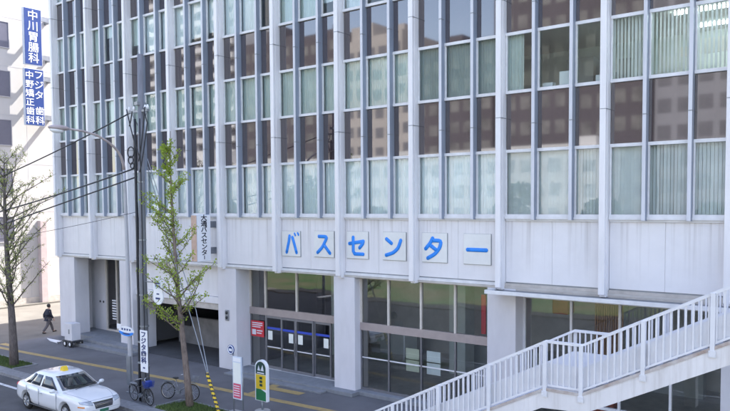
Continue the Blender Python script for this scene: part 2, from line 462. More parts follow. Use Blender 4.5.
# windows and spandrels
rg = random.Random(3)
def pane_x(i, j):
    e = [i*BAY+.21, i*BAY+MO[0], i*BAY+MO[0]+.106, i*BAY+MO[1], i*BAY+MO[1]+.106, (i+1)*BAY]
    return e[2*j], e[2*j+1]
def pane(bm_, x0, x1, y, z0, z1, tilt):
    t1, t2 = rg.gauss(0, tilt), rg.gauss(0, tilt)
    vs = [bm_.verts.new(p) for p in ((x0, y-t1-t2, z0), (x1, y+t1-t2, z0), (x1, y+t1+t2, z1), (x0, y-t1+t2, z1))]
    bm_.faces.new(vs)
def slats(b, x0, x1, y, z0, z1, pitch, ang, wdt):
    n = int((x1-x0)/pitch)
    for q in range(n):
        xc = x0+(q+.5)*(x1-x0)/n; a = ang+rg.gauss(0, .12)
        dx, dy = math.cos(a)*wdt/2, math.sin(a)*wdt/2
        vs = [b.bm.verts.new(p) for p in ((xc-dx, y-dy, z0), (xc+dx, y+dy, z0), (xc+dx, y+dy, z1), (xc-dx, y-dy, z1))]
        b.bm.faces.new(vs)
def curtain(b, x0, x1, y, z0, z1, amp=.013, pitch=.11):
    n = max(2, int((x1-x0)/pitch*4)); prev = None
    ph = rg.uniform(0, 6)
    for q in range(n+1):
        x = x0+(x1-x0)*q/n; yy = y+amp*math.sin(ph+x/pitch*2*math.pi)+amp*.5*math.sin(x*9+ph)
        cur = (b.bm.verts.new((x, yy, z0)), b.bm.verts.new((x, yy, z1)))
        if prev: b.bm.faces.new((prev[0], cur[0], cur[1], prev[1]))
        prev = cur
far_glass = MB(); far_span = MB()
for k in range(NR+1):
    z0, z1 = row(k)
    for i in range(NB):
        for j in range(3):
            x0, x1 = pane_x(i, j)
            # what can be seen in the photograph
            vis = (k <= 1 and i <= 10) or (k == 2 and i <= 7) or (k == 3 and i <= 3)
            svis = (k == 0 and i <= 10) or (k == 1 and i <= 9) or (k == 2 and i <= 4) or (k == 3 and i <= 2)
            fb = .10 if k else .16
            if k == NR: continue
            gx0, gx1, gz0, gz1 = x0+.05, x1-.05, z0+fb, z1-.10
            if vis:
                bm_ = MB(); pane(bm_.bm, gx0-.01, gx1+.01, WY+.03, gz0-.01, gz1+.01, .0012)
                wn = bm_.build('window', 'win_glass', BLD)
                b = MB()
                b.box(x0+.001, x1-.001, WY-.05, WY+.06, z0, z0+fb); b.box(x0+.001, x1-.001, WY-.05, WY+.06, z1-.10, z1)
                b.box(x0+.001, x0+.05, WY-.03, WY+.06, z0+fb, z1-.10); b.box(x1-.05, x1-.001, WY-.03, WY+.06, z0+fb, z1-.10)
                if k == 0: b.box(x0+.001, x1-.001, WY-.085, WY-.051, z0-.0, z0+.075)
                b.build('window_frame', 'frame_white', wn)
                # blinds
                b = MB(); zt = gz1+.18; zb = gz0-.1
                if k == 0:
                    if i >= 8:
                        slats(b, x0-.02, x1+.02, .58, zb, zt, .095, .35+rg.uniform(-.1, .3), .092); bl = 'slat_blind'
                        b.build('blind', bl, wn)
                    else:
                        curtain(b, x0-.03, x1+.03, .55, zb, zt); bl = 'blind_pale'
                        b.build('blind', bl, wn)
                elif k == 1:
                    if i in (8,) and j != 0:
                        pass
                    elif i == 8:
                        curtain(b, x0-.03, x0+.55, .55, zb, zt, .03, .12); b.build('blind', 'blind_green', wn)
                    elif i >= 9:
                        slats(b, x0-.02, x1+.02 if not (i == 9 and j == 2) else x1, .58, zb, zt, .105, 1.15+rg.uniform(-.15, .15), .095); b.build('blind', 'slat_blind', wn)
                    elif i == 7 and j == 2:
                        curtain(b, x0-.03, x0+.62, .55, zb, zt, .014, .1); b.build('blind', 'blind_dark', wn)
                    else:
                        curtain(b, x0-.03, x1+.03, .55, zb, zt, .014, .1 if i > 5 else .13)
                        b.build('blind', 'blind_dark' if i == 7 else 'blind_green', wn)
                else:
                    if rg.random() < .85:
                        lo = zb if rg.random() < .7 else rg.uniform(zb, zt-.5)
                        curtain(b, x0-.03, x1+.03, .55, lo, zt); b.build('blind', 'blind_pale' if rg.random() < .6 else 'blind_green', wn)
            else:
                pane(far_glass.bm, gx0, gx1, WY+.03, z0+.02, z1-.02, .001)
            if k < NR:
                sz0, sz1 = z1+.004, row(k+1)[0]-.004
                if svis:
                    bm_ = MB(); pane(bm_.bm, x0+.004, x1-.004, WY+.04, sz0-.004, sz1+.004, .0018)
                    bm_.build('spandrel_panel', 'spandrel', BLD)
                else: pane(far_span.bm, x0, x1, WY+.04, sz0, sz1, .0012)
o = far_glass.build('upper_glazing', 'win_glass', BLD); o['kind'] = 'stuff'
o = far_span.build('upper_spandrels', 'spandrel', BLD); o['kind'] = 'stuff'
# light-proof backing behind spandrels
for k in range(NR):
    z1 = row(k)[1]; zn = row(k+1)[0]
    box('spandrel_backing', 'black_metal', BLD, .26, NB*BAY-.01, .51, .55, z1+.02, zn-.02)
# fascia band
for i in range(NB):
    xa, xb = i*BAY+.21, (i+1)*BAY-.004
    xm = (xa+xb)/2
    b = MB()
    for a, c in ((xa, xm-.006), (xm+.006, xb)):
        b.box(a, c, .395, .52, 4.87, 6.93, bev=.006)
    b.box(xm-.006, xm+.006, .41, .52, 4.87, 6.93)
    fo = b.build('fascia_panel', 'fascia_white', BLD)
    b = MB(); b.box(xa, xb, .34, .52, 6.932, 6.998)
    b.build('sill', 'frame_white', fo)
    b = MB()
    b.box(xa, xb, .33, .52, 4.735, 4.83)
    b.build('drip_edge', 'frame_white' if i < 8 else 'beige_strip', fo)
    b = MB(); b.box(xa, xb, .415, .52, 4.831, 4.869); b.build('shadow_gap', 'grey_metal', fo)
# thin dark runs of dirt below mullion feet
box('fascia_backing', 'soffit', BLD, .26, NB*BAY, .522, .548, 4.75, 6.69)
# soffit / first floor underside
box('soffit', 'soffit', BLD, .0, NB*BAY+.2, .30, 32.9, 4.66, 4.73)
# pillars
for x0, x1, y1 in ((-.15, 1.46, 1.2), (5.85, 6.95, 1.75), (13.65, 14.87, 1.75), (20.65, 21.72, 1.2), (27.55, 28.62, 1.5), (34.92, 36.0, 1.5), (41.5, 42.6, 1.5)):
    b = MB(); b.box(x0, x1, .3, y1, 0, 4.655, bev=.02)
    b.build('pillar', 'pillar_tile', BLD)
# vertical joint in pillar faces, intercom on third pillar
o = MB().box(14.15, 14.40, .255, .298, 2.25, 2.75, bev=.02).build('wall_lamp', 'grey_metal', BLD)
MB().ball((14.27, .24, 2.62), .075, (1, .5, 1)).ball((14.27, .24, 2.4), .075, (1, .5, 1)).build('lens', 'black_metal', o, smooth=True)
MB().box(6.62, 6.8, .26, .298, 2.1, 2.55, bev=.02).build('intercom', 'grey_metal', BLD)

# --- left entrance bay (x 1.46 - 5.85)
YB = 2.2
b = MB(); b.box(1.465, 5.845, YB, YB+.1, .302, 4.65); b.build('entrance_wall', 'pillar_tile', BLD) if False else b.bm.free()
LE = thing('entrance_steps', 'low grey stone steps in front of the left glass doorway', 'steps', (4.5, 0, 0))
b = MB(); b.box(3.3, 8.2, -.84, -.32, 0, .15, bev=.01); b.box(3.3, 8.2, -.318, .296, 0, .15)
b.build('lower_step', 'step_stone', LE)
MB().box(3.3, 8.2, -.32, .296, .151, .30, bev=.01).build('upper_step', 'step_stone', LE)
box('entrance_floor', 'step_stone', BLD, .26, 5.84, 1.21, 7, .0, .30)
box('entrance_floor', 'step_stone', BLD, 1.47, 5.84, .302, 1.208, .0, .30)
box('entrance_side_wall', 'lobby_wall', BLD, .255, .70, 2.1, 2.2, .302, 4.65)
MB().box(.705, 1.85, 2.0, 2.1, .302, 4.65, bev=.01).build('wall_panel', 'pillar_tile', BLD)
bt = MB()
bt.ball((1.28, 1.99, 1.95), .07, (1, .4, 1)).build('wall_button', 'black_metal', BLD, smooth=True); MB().ball((1.62, 1.99, 1.95), .07, (1, .4, 1)).build('wall_button', 'black_metal', BLD, smooth=True)
# glazed door of the left entrance
dr = MB(); pane(dr.bm, 1.95, 5.8, 2.05, .35, 4.6, .001)
dg_ = dr.build('entrance_door', 'shop_glass', BLD)
b = MB()
for xx in (1.88, 2.92, 4.2, 5.76): b.box(xx, xx+.08, 1.98, 2.10, .302, 4.65)
b.box(1.95, 5.76, 1.99, 2.09, .302, .40); b.box(1.95, 5.76, 2.0, 2.08, 4.56, 4.65)
b.build('door_frame', 'cream_mullion', dg_)
b = MB()
for q in range(8): b.box(2.45, 2.82, 2.02, 2.035, 1.0+q*.15, 1.08+q*.15)
b.build('notice_lettering', 'sign_white', dg_)
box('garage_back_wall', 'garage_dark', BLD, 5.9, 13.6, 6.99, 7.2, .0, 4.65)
box('entrance_back_wall', 'lobby_wall', BLD, .26, 5.895, 7.0, 7.2, .0, 4.65)

# --- garage opening (x 6.95 - 13.65)
b = MB()
b.box(6.955, 13.645, .62, .80, 3.25, 4.655)
b.build('lintel_wall', 'white_panel', BLD)
MB().box(6.955, 13.645, .50, .80, 2.92, 3.235, bev=.01).build('lintel_beam', 'white_panel', BLD)
MB().box(6.955, 13.645, .55, .80, 2.62, 2.905, bev=.01).build('shutter_box', 'beige_strip', BLD)
box('garage_floor', 'asphalt', BLD, 6.955, 13.645, .35, 6.985, .005, .02)
b = MB(); b.box(6.955, 10.6, 3.2, 3.4, .02, 1.5); b.build('ramp_wall', 'garage_wall', BLD)
b = MB(); b.box(7.6, 8.1, 3.1, 3.18, 1.0, 1.9); b.build('control_box', 'black_metal', BLD)
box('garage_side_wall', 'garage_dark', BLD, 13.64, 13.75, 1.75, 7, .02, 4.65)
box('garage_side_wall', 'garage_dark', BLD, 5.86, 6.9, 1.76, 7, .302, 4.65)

# --- main lobby (x 14.87 - 45)
box('lobby_floor', 'lobby_floor', BLD, 14.88, 45.4, 1.0, 9, .0, .148)
box('lobby_back_wall', 'lobby_wall', BLD, 14.0, 45.4, 8.5, 8.7, .15, 4.65)
for xx in (16.5, 23.2, 29.8, 36.5):
    MB().box(xx, xx+.8, 5.0, 5.8, .15, 4.65, bev=.02).build('lobby_column', 'room_wall', BLD)
b = MB(); b.box(23.6, 27.0, 6.5, 7.2, .15, 1.2); b.box(18.0, 20.2, 7.0, 7.6, .15, 1.15); b.box(30.5, 33, 7, 7.5, .15, 1.8)
b.build('counter', 'cabinet', BLD)
# plinth in front of the doors
b = MB(); b.box(14.875, 21.9, -.12, 1.0, .0, .15, bev=.012); b.box(14.875, 20.6, -.50, -.122, .0, .075, bev=.01)
b.build('door_plinth', 'step_stone', BLD)
b = MB(); b.box(21.73, 27.54, .30, 1.0, .0, .152, bev=.01); b.build('glazing_plinth', 'step_stone', BLD)

def glazing(name, xs, y, z0, z1, zt0, zt1, zmid, mull='cream_mullion', trans='bronze_transom', low='door_metal'):
    """upright glazing with mullions at xs and a transom between zt0 and zt1"""
    root = None
    for a, c in zip(xs[:-1], xs[1:]):
        for (q0, q1) in ((z0, zt0), (zt1, z1)):
            bm_ = MB(); pane(bm_.bm, a+.02, c-.02, y, q0, q1, .002)
            o = bm_.build(name, 'shop_glass', BLD)
            if root is None: root = o
            if q0 == z0 and zmid:
                MB().box(a+.03, c-.03, y-.02, y+.02, zmid, zmid+.045).build('mid_rail', 'frame_white', o)
    b = MB()
    for x in xs: b.box(x-.035, x+.035, y-.07, y+.06, zt1, z1)
    b.box(xs[0], xs[-1], y-.05, y+.05, z1-.05, z1+.0)
    b.build('glazing_mullion', mull, BLD)
    b = MB()
    for x in xs: b.box(x-.03, x+.03, y-.05, y+.05, z0, zt0)
    b.box(xs[0], xs[-1], y-.06, y+.06, z0-.003, z0+.09)
    b.build('lower_frame', low, BLD)
    MB().box(xs[0]-.03, xs[-1]+.03, y-.08, y+.09, zt0, zt1).build('transom', trans, BLD)
    return root
# entrance doors between third and fourth pillar
glazing('entrance_glazing', [14.9, 15.87, 17.80, 20.62], 1.2, .15, 4.64, 2.54, 2.86, 0)
DX = [15.90, 16.92, 17.80, 18.84, 19.78]
for i in range(4):
    a, c = DX[i], DX[i+1]
    yy = 1.16 if i in (0, 3) else 1.10
    dm = MB(); pane(dm.bm, a+.06, c-.06, yy, .25, 2.44, .001)
    do = dm.build('sliding_door', 'shop_glass', BLD)
    b = MB(); b.box(a, a+.07, yy-.035, yy+.035, .155, 2.535); b.box(c-.07, c, yy-.035, yy+.035, .155, 2.535)
    b.box(a+.071, c-.071, yy-.03, yy+.03, .155, .27); b.box(a+.071, c-.071, yy-.03, yy+.03, 2.44, 2.535)
    b.build('door_frame', 'door_metal', do)
    MB().box(a+.075, c-.075, yy-.012, yy-.004, 1.93, 2.03).build('blue_stripe', 'blue_tape', do)
    MB().box(a+.075, c-.075, yy-.014, yy+.014, 1.10, 1.145).build('mid_rail', 'frame_white', do)
    px = (a+.14) if i in (0, 2) else (c-.42)
    MB().box(px, px+.27, yy-.022, yy-.014, 1.45, 1.86).build('notice', 'paper', do)
    if i in (1, 2):
        hx = c-.05 if i == 1 else a+.05
        MB().tube([(hx, yy-.08, .9), (hx, yy-.08, 1.5)], .015, 6).build('handle', 'chrome', do)
rn = thing('red_notice', 'red and white notice on the glass beside the entrance doors', 'notice', (15.4, 1.12, 1.5))
MB().box(14.98, 15.80, 1.10, 1.125, 1.52, 2.24).build('board', 'red', rn)
b = MB()
for q, (xa, xb) in enumerate(((15.05, 15.72), (15.05, 15.72), (15.05, 15.6))): b.box(xa, xb, 1.092, 1.099, 2.12-q*.09, 2.165-q*.09)
b.box(15.05, 15.30, 1.092, 1.099, 1.60, 1.84); b.box(15.36, 15.72, 1.092, 1.099, 1.77, 1.82); b.box(15.36, 15.66, 1.092, 1.099, 1.66, 1.71)
b.build('lettering', 'text_white', rn)
# glazing between fourth and fifth pillar
glazing('lobby_glazing', [21.75, 23.09, 24.59, 26.06, 27.52], .72, .15, 4.64, 2.54, 2.84, 1.42)
for nm, xx, mm in (('poster', 23.86, 'paper_green'), ('poster', 24.80, 'blind_pale')):
    pg = thing(nm, 'pale green double poster behind the lobby glass' if mm == 'paper_green' else 'pale blue double poster on the lobby glass', 'poster', (xx, .7, 1.2))
    MB().box(xx, xx+.60, .745, .757, 1.64, 2.05).build('sheet', mm, pg)
    MB().box(xx, xx+.60, .745, .757, 1.17, 1.60).build('sheet', mm, pg)
b = MB(); b.box(27.02, 27.20, .86, .90, 2.9, 4.3); b.build('red_banner', 'red', BLD)
# glazing right of the fifth pillar, below the canopy
glazing('cafe_glazing', [28.65, 30.30, 31.88, 33.42, 34.92], .95, .15, 4.36, .9, .98, 0, mull='frame_white', trans='frame_white', low='frame_white')
glazing('cafe_glazing', [36.02, 37.3, 38.9, 41.5], .95, .15, 4.36, .9, .98, 0, mull='frame_white', trans='frame_white', low='frame_white')
b = MB()
for q in range(12): b.box(30.62+q*.075, 30.665+q*.075, 2.2, 2.26, 1.0, 4.3)
b.box(30.6, 31.55, 2.27, 2.30, 1.0, 4.3)
b.build('slat_screen', 'wood', BLD)
b = MB(); b.box(30.7, 31.5, 1.6, 2.0, .15, 2.2, bev=.03); b.box(29.0, 29.6, 2.4, 3.0, 3.6, 4.3, bev=.05)
b.build('display', 'orange_red', BLD)
# canopy over the right shop front
CN = thing('canopy', 'flat white entrance canopy over the right shop front behind the stairs', 'canopy', (35, 0, 4.6))
b = MB(); b.box(27.98, 44, -.60, .295, 4.56, 4.585); b.box(28.66, 44, .296, .9, 4.56, 4.585); b.build('deck', 'soffit', CN)
b = MB(); b.box(27.95, 44, -.64, -.601, 4.555, 4.675); b.box(27.94, 27.979, -.601, .295, 4.555, 4.675); b.build('edge_trim', 'frame_white', CN)
b = MB(); b.box(27.99, 44, -.598, .29, 4.587, 4.60); b.build('roof_sheet', 'grey_metal', CN)
box('canopy_flashing', 'beige_strip', BLD, 28.2, 44, .31, .328, 4.601, 4.733)
box('canopy_upstand', 'frame_white', BLD, 28.66, 34.5, .90, 1.0, 4.362, 4.655)
# rooms seen through the clear windows
b = MB(); b.box(28.9, 29.9, 3.8, 4.4, 11.1, 12.75, bev=.02); b.box(30.2, 31.3, 3.6, 4.2, 11.1, 12.5, bev=.02)
b.build('cabinet', 'cabinet', BLD)
b = MB(); b.box(30.65, 31.25, 2.4, 2.45, 11.85, 12.3); b.box(33.9, 34.9, 1.9, 1.95, 12.0, 12.45); b.box(33.0, 33.6, 3.0, 3.05, 12.2, 12.5)
b.build('whiteboard', 'paper', BLD)
b = MB(); b.box(29.35, 29.7, .70, .95, 11.16, 11.45); b.box(29.0, 29.3, .75, .95, 11.16, 11.32); b.box(29.95, 30.42, .62, 1.0, 11.16, 11.75, bev=.03); b.box(31.15, 31.38, .62, .9, 11.16, 11.5)
b.build('paper_stack', 'blind_pale', BLD)
for (xa, ya) in ((33.2, 1.5), (35.1, 1.5), (33.2, 3.6), (35.1, 3.6), (37.2, 1.5), (37.2, 3.6)):
    MB().box(xa, xa+1.5, ya, ya+.12, 13.20, 13.26).build('ceiling_light', 'lamp_emit', BLD)
# roof plant hides nothing: parapet
box('parapet', 'white_panel', BLD, 0, NB*BAY+.25, .55, .75, TOPZ+.002, TOPZ+.9)

# ---------------------------------------------------------------- sign plaques バスセンター
PL = [(17.74, 6.42), (19.58, 6.45), (21.31, 6.46), (23.08, 6.47), (24.86, 6.47), (26.60, 6.47)]
STRK = {
 'バ': [[(.42, .86), (.37, .6), (.23, .14)], [(.60, .80), (.71, .52), (.84, .14)], [(.73, .98), (.78, .90)], [(.92, 1.0), (.97, .92)]],
 'ス': [[(.22, .85), (.68, .85), (.60, .68), (.40, .38), (.13, .16)], [(.52, .48), (.84, .15)]],
 'セ': [[(.28, .84), (.28, .27), (.36, .16), (.80, .16)], [(.08, .58), (.82, .69), (.78, .58), (.62, .42)]],
 'ン': [[(.12, .80), (.36, .64)], [(.82, .76), (.70, .46), (.45, .26), (.10, .16)]],
 'タ': [[(.42, .88), (.30, .68), (.10, .48)], [(.38, .80), (.82, .80), (.74, .52), (.52, .28), (.20, .12)], [(.36, .58), (.62, .42)]],
 'ー': [[(.10, .50), (.88, .50)]]}
DESC = {'バ': 'first of the six plaques, left of ス', 'ス': 'second of the six plaques', 'セ': 'third of the six plaques', 'ン': 'fourth of the six plaques, right of セ', 'タ': 'fifth of the six plaques', 'ー': 'last of the six plaques, one horizontal bar'}
for ch, (px, pz) in zip('バスセンター', PL):
    S_ = 1.06
    t = thing('letter_plaque', 'grey plaque with blue katakana %s on white fascia, %s' % (ch, DESC[ch]), 'sign', (px+S_/2, .43, pz-S_), 0, 'katakana plaques on the fascia')
    MB().box(px, px+S_, .35, .375, pz-S_, pz, bev=.006).build('plaque', 'plaque', t)
    MB().box(px-.012, px+S_+.012, .376, .392, pz-S_-.014, pz+.008).build('backing', 'grey_metal', t)
    b = MB(); yy = .341
    for st in STRK[ch]:
        pts = [(px+.07+a*S_*.88, 0, pz-S_+.03+c*S_*.9) for a, c in st]
        # smooth polyline
        P2 = []
        for q in range(len(pts)-1):
            for e in range(4):
                t_ = e/4; P2.append(tuple(pts[q][z]*(1-t_)+pts[q+1][z]*t_ for z in range(3)))
        P2.append(pts[-1])
        if len(pts) > 2 and ch in 'ンタス':
            for _ in range(2):
                P3 = P2[:]
                for q in range(1, len(P2)-1): P3[q] = tuple((P2[q-1][z]+2*P2[q][z]+P2[q+1][z])/4 for z in range(3))
                P2 = P3
        rs_ = .045 if len(st) == 2 and ch == 'バ' else .073
        b.tube(P2, rs_, 10)
        for e in (P2[0], P2[-1]): b.ball(e, rs_, u_=10, v_=6)
        for q in pts[1:-1]: 
            if ch in 'セ': b.ball(q, .073, u_=10, v_=6)
    bmesh.ops.scale(b.bm, vec=(1, .22, 1), verts=list(b.bm.verts)); bmesh.ops.translate(b.bm, vec=(0, yy, 0), verts=list(b.bm.verts))
    b.build('letter', 'letter_blue', t, smooth=True)

# ---------------------------------------------------------------- projecting vertical sign
t = thing('projecting_sign', 'tall white projecting sign with black vertical lettering 大通バスセンター and orange edge', 'sign', (13.4, -.4, 4.95))
MB().box(13.2, 13.58, -.80, -.02, 4.98, 7.10, bev=.01).build('case', 'sign_edge', t)
MB().box(13.581, 13.60, -.78, -.04, 5.0, 7.08).build('face', 'sign_white', t)
MB().box(13.21, 13.57, -.822, -.801, 5.0, 7.08).build('edge_panel', 'orange_edge', t)
for zz in (5.3, 6.5): MB().box(13.3, 13.48, -.02, .43, zz, zz+.3).build('bracket', 'grey_metal', t)
text('lettering', '\n'.join('大通バスセンタ'), .285, 'text_black', (13.603, -.41, 6.19), '+x', t, bold=.007, spacing=.92, sx=1.25)
MB().box(13.600, 13.606, -.43, -.39, 5.08, 5.26).build('lettering', 'text_black', t)

# ================================================================== FOOTBRIDGE STAIR
ST = thing('footbridge_stair', 'white pedestrian bridge stairway with landing and slim balusters on the right', 'stairway', (32.5, -4.6, 0))
YN, YF = -5.5, -3.7
SL = .505; LX0, LX1, LZ = 32.23, 33.12, 3.03
def floor_z(x):
    if x < LX0: return LZ-(LX0-x)*SL
    if x > LX1: return LZ+(x-LX1)*SL
    return LZ
XA, XB = 26.35, 39.0
for y0, y1 in ((YN-.06, YN+.10), (YF-.10, YF+.06)):
    top = .05; dep = .45
    pts = [(XA, max(0.001, floor_z(XA)+top)), (LX0, LZ+top), (LX1, LZ+top), (XB, floor_z(XB)+top), (XB, floor_z(XB)-dep), (LX1+.12, LZ-dep+.06), (LX0-.08, LZ-dep), (XA+1.1, floor_z(XA+1.1)-dep), (XA+1.0, .001), (XA, .001)]
    b = MB(); b.prism(pts, 'y', y0, y1)
    b.build('stringer', 'stair_concrete', ST)
b = MB()
pts = [(XA+.4, floor_z(XA+.4)-.22), (LX0, LZ-.22), (LX1, LZ-.22), (XB, floor_z(XB)-.22), (XB, floor_z(XB)-.40), (LX1, LZ-.40), (LX0, LZ-.40), (XA+.8, floor_z(XA+.8)-.40)]
b.prism(pts, 'y', YN+.101, YF-.101); b.build('stair_slab', 'stair_concrete', ST)
MB().box(LX0, LX1, YN+.101, YF-.101, LZ-.219, LZ-.0, bev=.005).build('landing', 'tread', ST)
RUN = .297; RISE = RUN*SL
k = 0
while LX0-(k+1)*RUN > XA+.1:
    x1 = LX0-k*RUN; z = LZ-(k+1)*RISE
    MB().box(x1-RUN, x1-.002, YN+.101, YF-.101, z-.17, z).build('tread', 'tread', ST); k += 1
k = 0
while LX1+(k+1)*RUN < XB:
    x0 = LX1+k*RUN; z = LZ+(k+1)*RISE
    MB().box(x0+.002, x0+RUN, YN+.101, YF-.101, z-.17, z).build('tread', 'tread', ST); k += 1
b = MB()
for (xa, za, xb, zb_) in ((XA+.3, floor_z(XA+.3), LX0, LZ), (LX0, LZ, LX1, LZ), (LX1, LZ, XB, floor_z(XB))):
    b.prism([(xa, za-.02), (xb, zb_-.02), (xb, zb_+.055), (xa, za+.055)], 'y', YN-.075, YN-.0605)
b.build('edge_flashing', 'rusty_trim', ST)
bal_me = None
def railing(y, far):
    rb = MB(); T = 1.20; H0 = .09
    P = [(XA+.3, y, floor_z(XA+.3)+T), (LX0, y, LZ+T), (LX1, y, LZ+T), (XB, y, floor_z(XB)+T)]
    def bar(b, A, B, hh, wd):
        ax, az, bx, bz = A[0], A[2], B[0], B[2]
        b.prism([(ax, az-hh), (bx, bz-hh), (bx, bz), (ax, az)], 'y', y-wd, y+wd)
    for q in range(3): bar(rb, P[q], P[q+1], .065, .032)
    rail = rb.build('railing', 'stair_paint', ST)
    b = MB()
    for q in range(3):
        A, B = P[q], P[q+1]; bar(b, (A[0], y, A[2]-T+H0+.05), (B[0], y, B[2]-T+H0+.05), .05, .022)
    b.build('bottom_rail', 'stair_paint', rail)
    # kick panel behind the balusters
    b = MB()
    yp = y+.05 if not far else y-.05
    pp = P
    for q in range(3):
        A, B = pp[q], pp[q+1]
        b.prism([(A[0], A[2]-T+.10), (B[0], B[2]-T+.10), (B[0], B[2]-T+.64), (A[0], A[2]-T+.64)], 'y', yp-.006, yp+.006)
    b.build('kick_panel', 'stair_paint', rail)
    posts = [LX0, LX1]
    x = LX0-1.50
    while x > XA+.3: posts.append(x); x -= 1.50
    x = LX1+1.40
    while x < XB: posts.append(x); x += 1.40
    for x in posts:
        z = floor_z(x)
        MB().box(x-.045, x+.045, y-.085, y-.034 if not far else y-.034, z-.12, z+T-.02).build('post', 'stair_paint', rail) if not far else MB().box(x-.04, x+.04, y+.034, y+.085, z-.12, z+T-.02).build('post', 'stair_paint', rail)
    for x in posts:
        z = floor_z(x); yo = y-.097 if not far else y+.086
        b = MB(); b.box(x-.07, x+.07, yo, yo+.011, z-.16, z-.02)
        for dz in (-.13, -.05): b.box(x-.052, x-.032, yo-.008, yo, z+dz, z+dz+.02); b.box(x+.032, x+.052, yo-.008, yo, z+dz, z+dz+.02)
        b.build('base_plate', 'stair_paint', rail)
    def put(x):
        z = floor_z(x)
        bb = MB().box(x-.018, x+.018, y-.016, y+.016, z+H0+.03, z+T-.06)
        return bb.build('baluster', 'stair_paint', rail)
    cnt = 0
    for a, c in ((XA+.45, LX0), (LX0, LX1), (LX1, XB)):
        n = round((c-a)/.149)
        for q in range(1, n):
            if cnt >= 99: break
            if (a+(c-a)*q/n) > 38.2: continue
            put(a+(c-a)*q/n); cnt += 1
railing(YN, False)
railing(YF, True)
b = MB()
for q, (x, z) in enumerate(((28.5, .0), (32.7, 0), (36.5, 0))):
    b.box(x-.2, x+.2, -4.8, -4.4, 0, floor_z(x)-.41, bev=.01)
b.build('support_column', 'stair_concrete', ST)

# ================================================================== WHITE BUILDING ON THE LEFT
WB = thing('white_building', 'sunlit white building across the side street with small grey windows', 'building', (-22, 8, 0))
b = MB(); b.box(-34, -15, -3, 40, 0, 27); b.build('wall', 'wall_white', WB)
for zc in range(6):
    z0 = 1.3+3.62*zc; 
    if zc == 0: continue
    for ya in (3.0, -.4):
        b = MB(); b.box(-15.0, -14.96, ya, ya+2.08, z0, z0+1.85)
        wn = b.build('window', 'hazy_glass', WB)
        b = MB(); b.box(-14.998, -14.93, ya-.06, ya, z0-.06, z0+1.91); b.box(-14.998, -14.93, ya+2.08, ya+2.14, z0-.06, z0+1.91)
        b.box(-14.998, -14.93, ya, ya+2.08, z0-.06, z0-.001); b.box(-14.998, -14.93, ya, ya+2.08, z0+1.851, z0+1.91)
        b.build('window_frame', 'joint', wn)
b = MB()
for zc in range(1, 8): b.box(-15.0, -14.994, -3, 20, zc*3.62-.1, zc*3.62-.06)
for y in (.0, 6.3, 12.6): b.box(-15.0, -14.9945, y, y+.035, .2, 27)
b.build('panel_joint', 'joint', WB)
MB().box(-14.999, -14.55, 6.9, 7.42, .1, 6.45, bev=.02).build('pier', 'pier_pink', WB)
MB().box(-14.998, -14.9, -3, 20, .1, .55).build('plinth', 'beige_strip', WB)

def blade_sign(label, y0, y1, z0, z1, cols):
    t = thing('blade_sign', label, 'sign', (-14.15, (y0+y1)/2, z0), 0, 'blue blade signs on the white building')
    MB().box(-14.32, -14.03, y0, y1, z0, z1, bev=.01).build('case', 'sign_edge', t)
    MB().box(-14.029, -14.0, y0+.03, y1-.03, z0+.03, z1-.03).build('face', 'sign_blue', t)
    for zz in (z0+.5, z1-.8):
        b = MB(); b.box(-14.25, -14.1, y1+.001, y1+.75, zz, zz+.35); b.box(-14.99, -14.1, y1+.751, y1+.9, zz, zz+.35)
        b.build('bracket', 'grey_metal', t)
    for body, yc, zc, sz, sp in cols:
        text('lettering', '\n'.join(body), sz, 'text_white', (-13.994, yc, zc), '+x', t, bold=sz*.007, spacing=sp, sx=1.1)
blade_sign('upper blue vertical sign with large white characters 中川胃腸科', 5.8, 7.16, 18.22, 22.43, [('中川胃腸科', 6.48, 20.34, .78, 1.02)])
blade_sign('lower blue vertical sign with two columns of white characters フジタ歯科', 5.74, 7.22, 13.68, 17.92, [('中野矯正歯科', 6.10, 15.76, .62, 1.08), ('フジタ', 6.83, 16.72, .70, 1.08), ('歯科', 6.83, 14.45, .66, 1.08)])

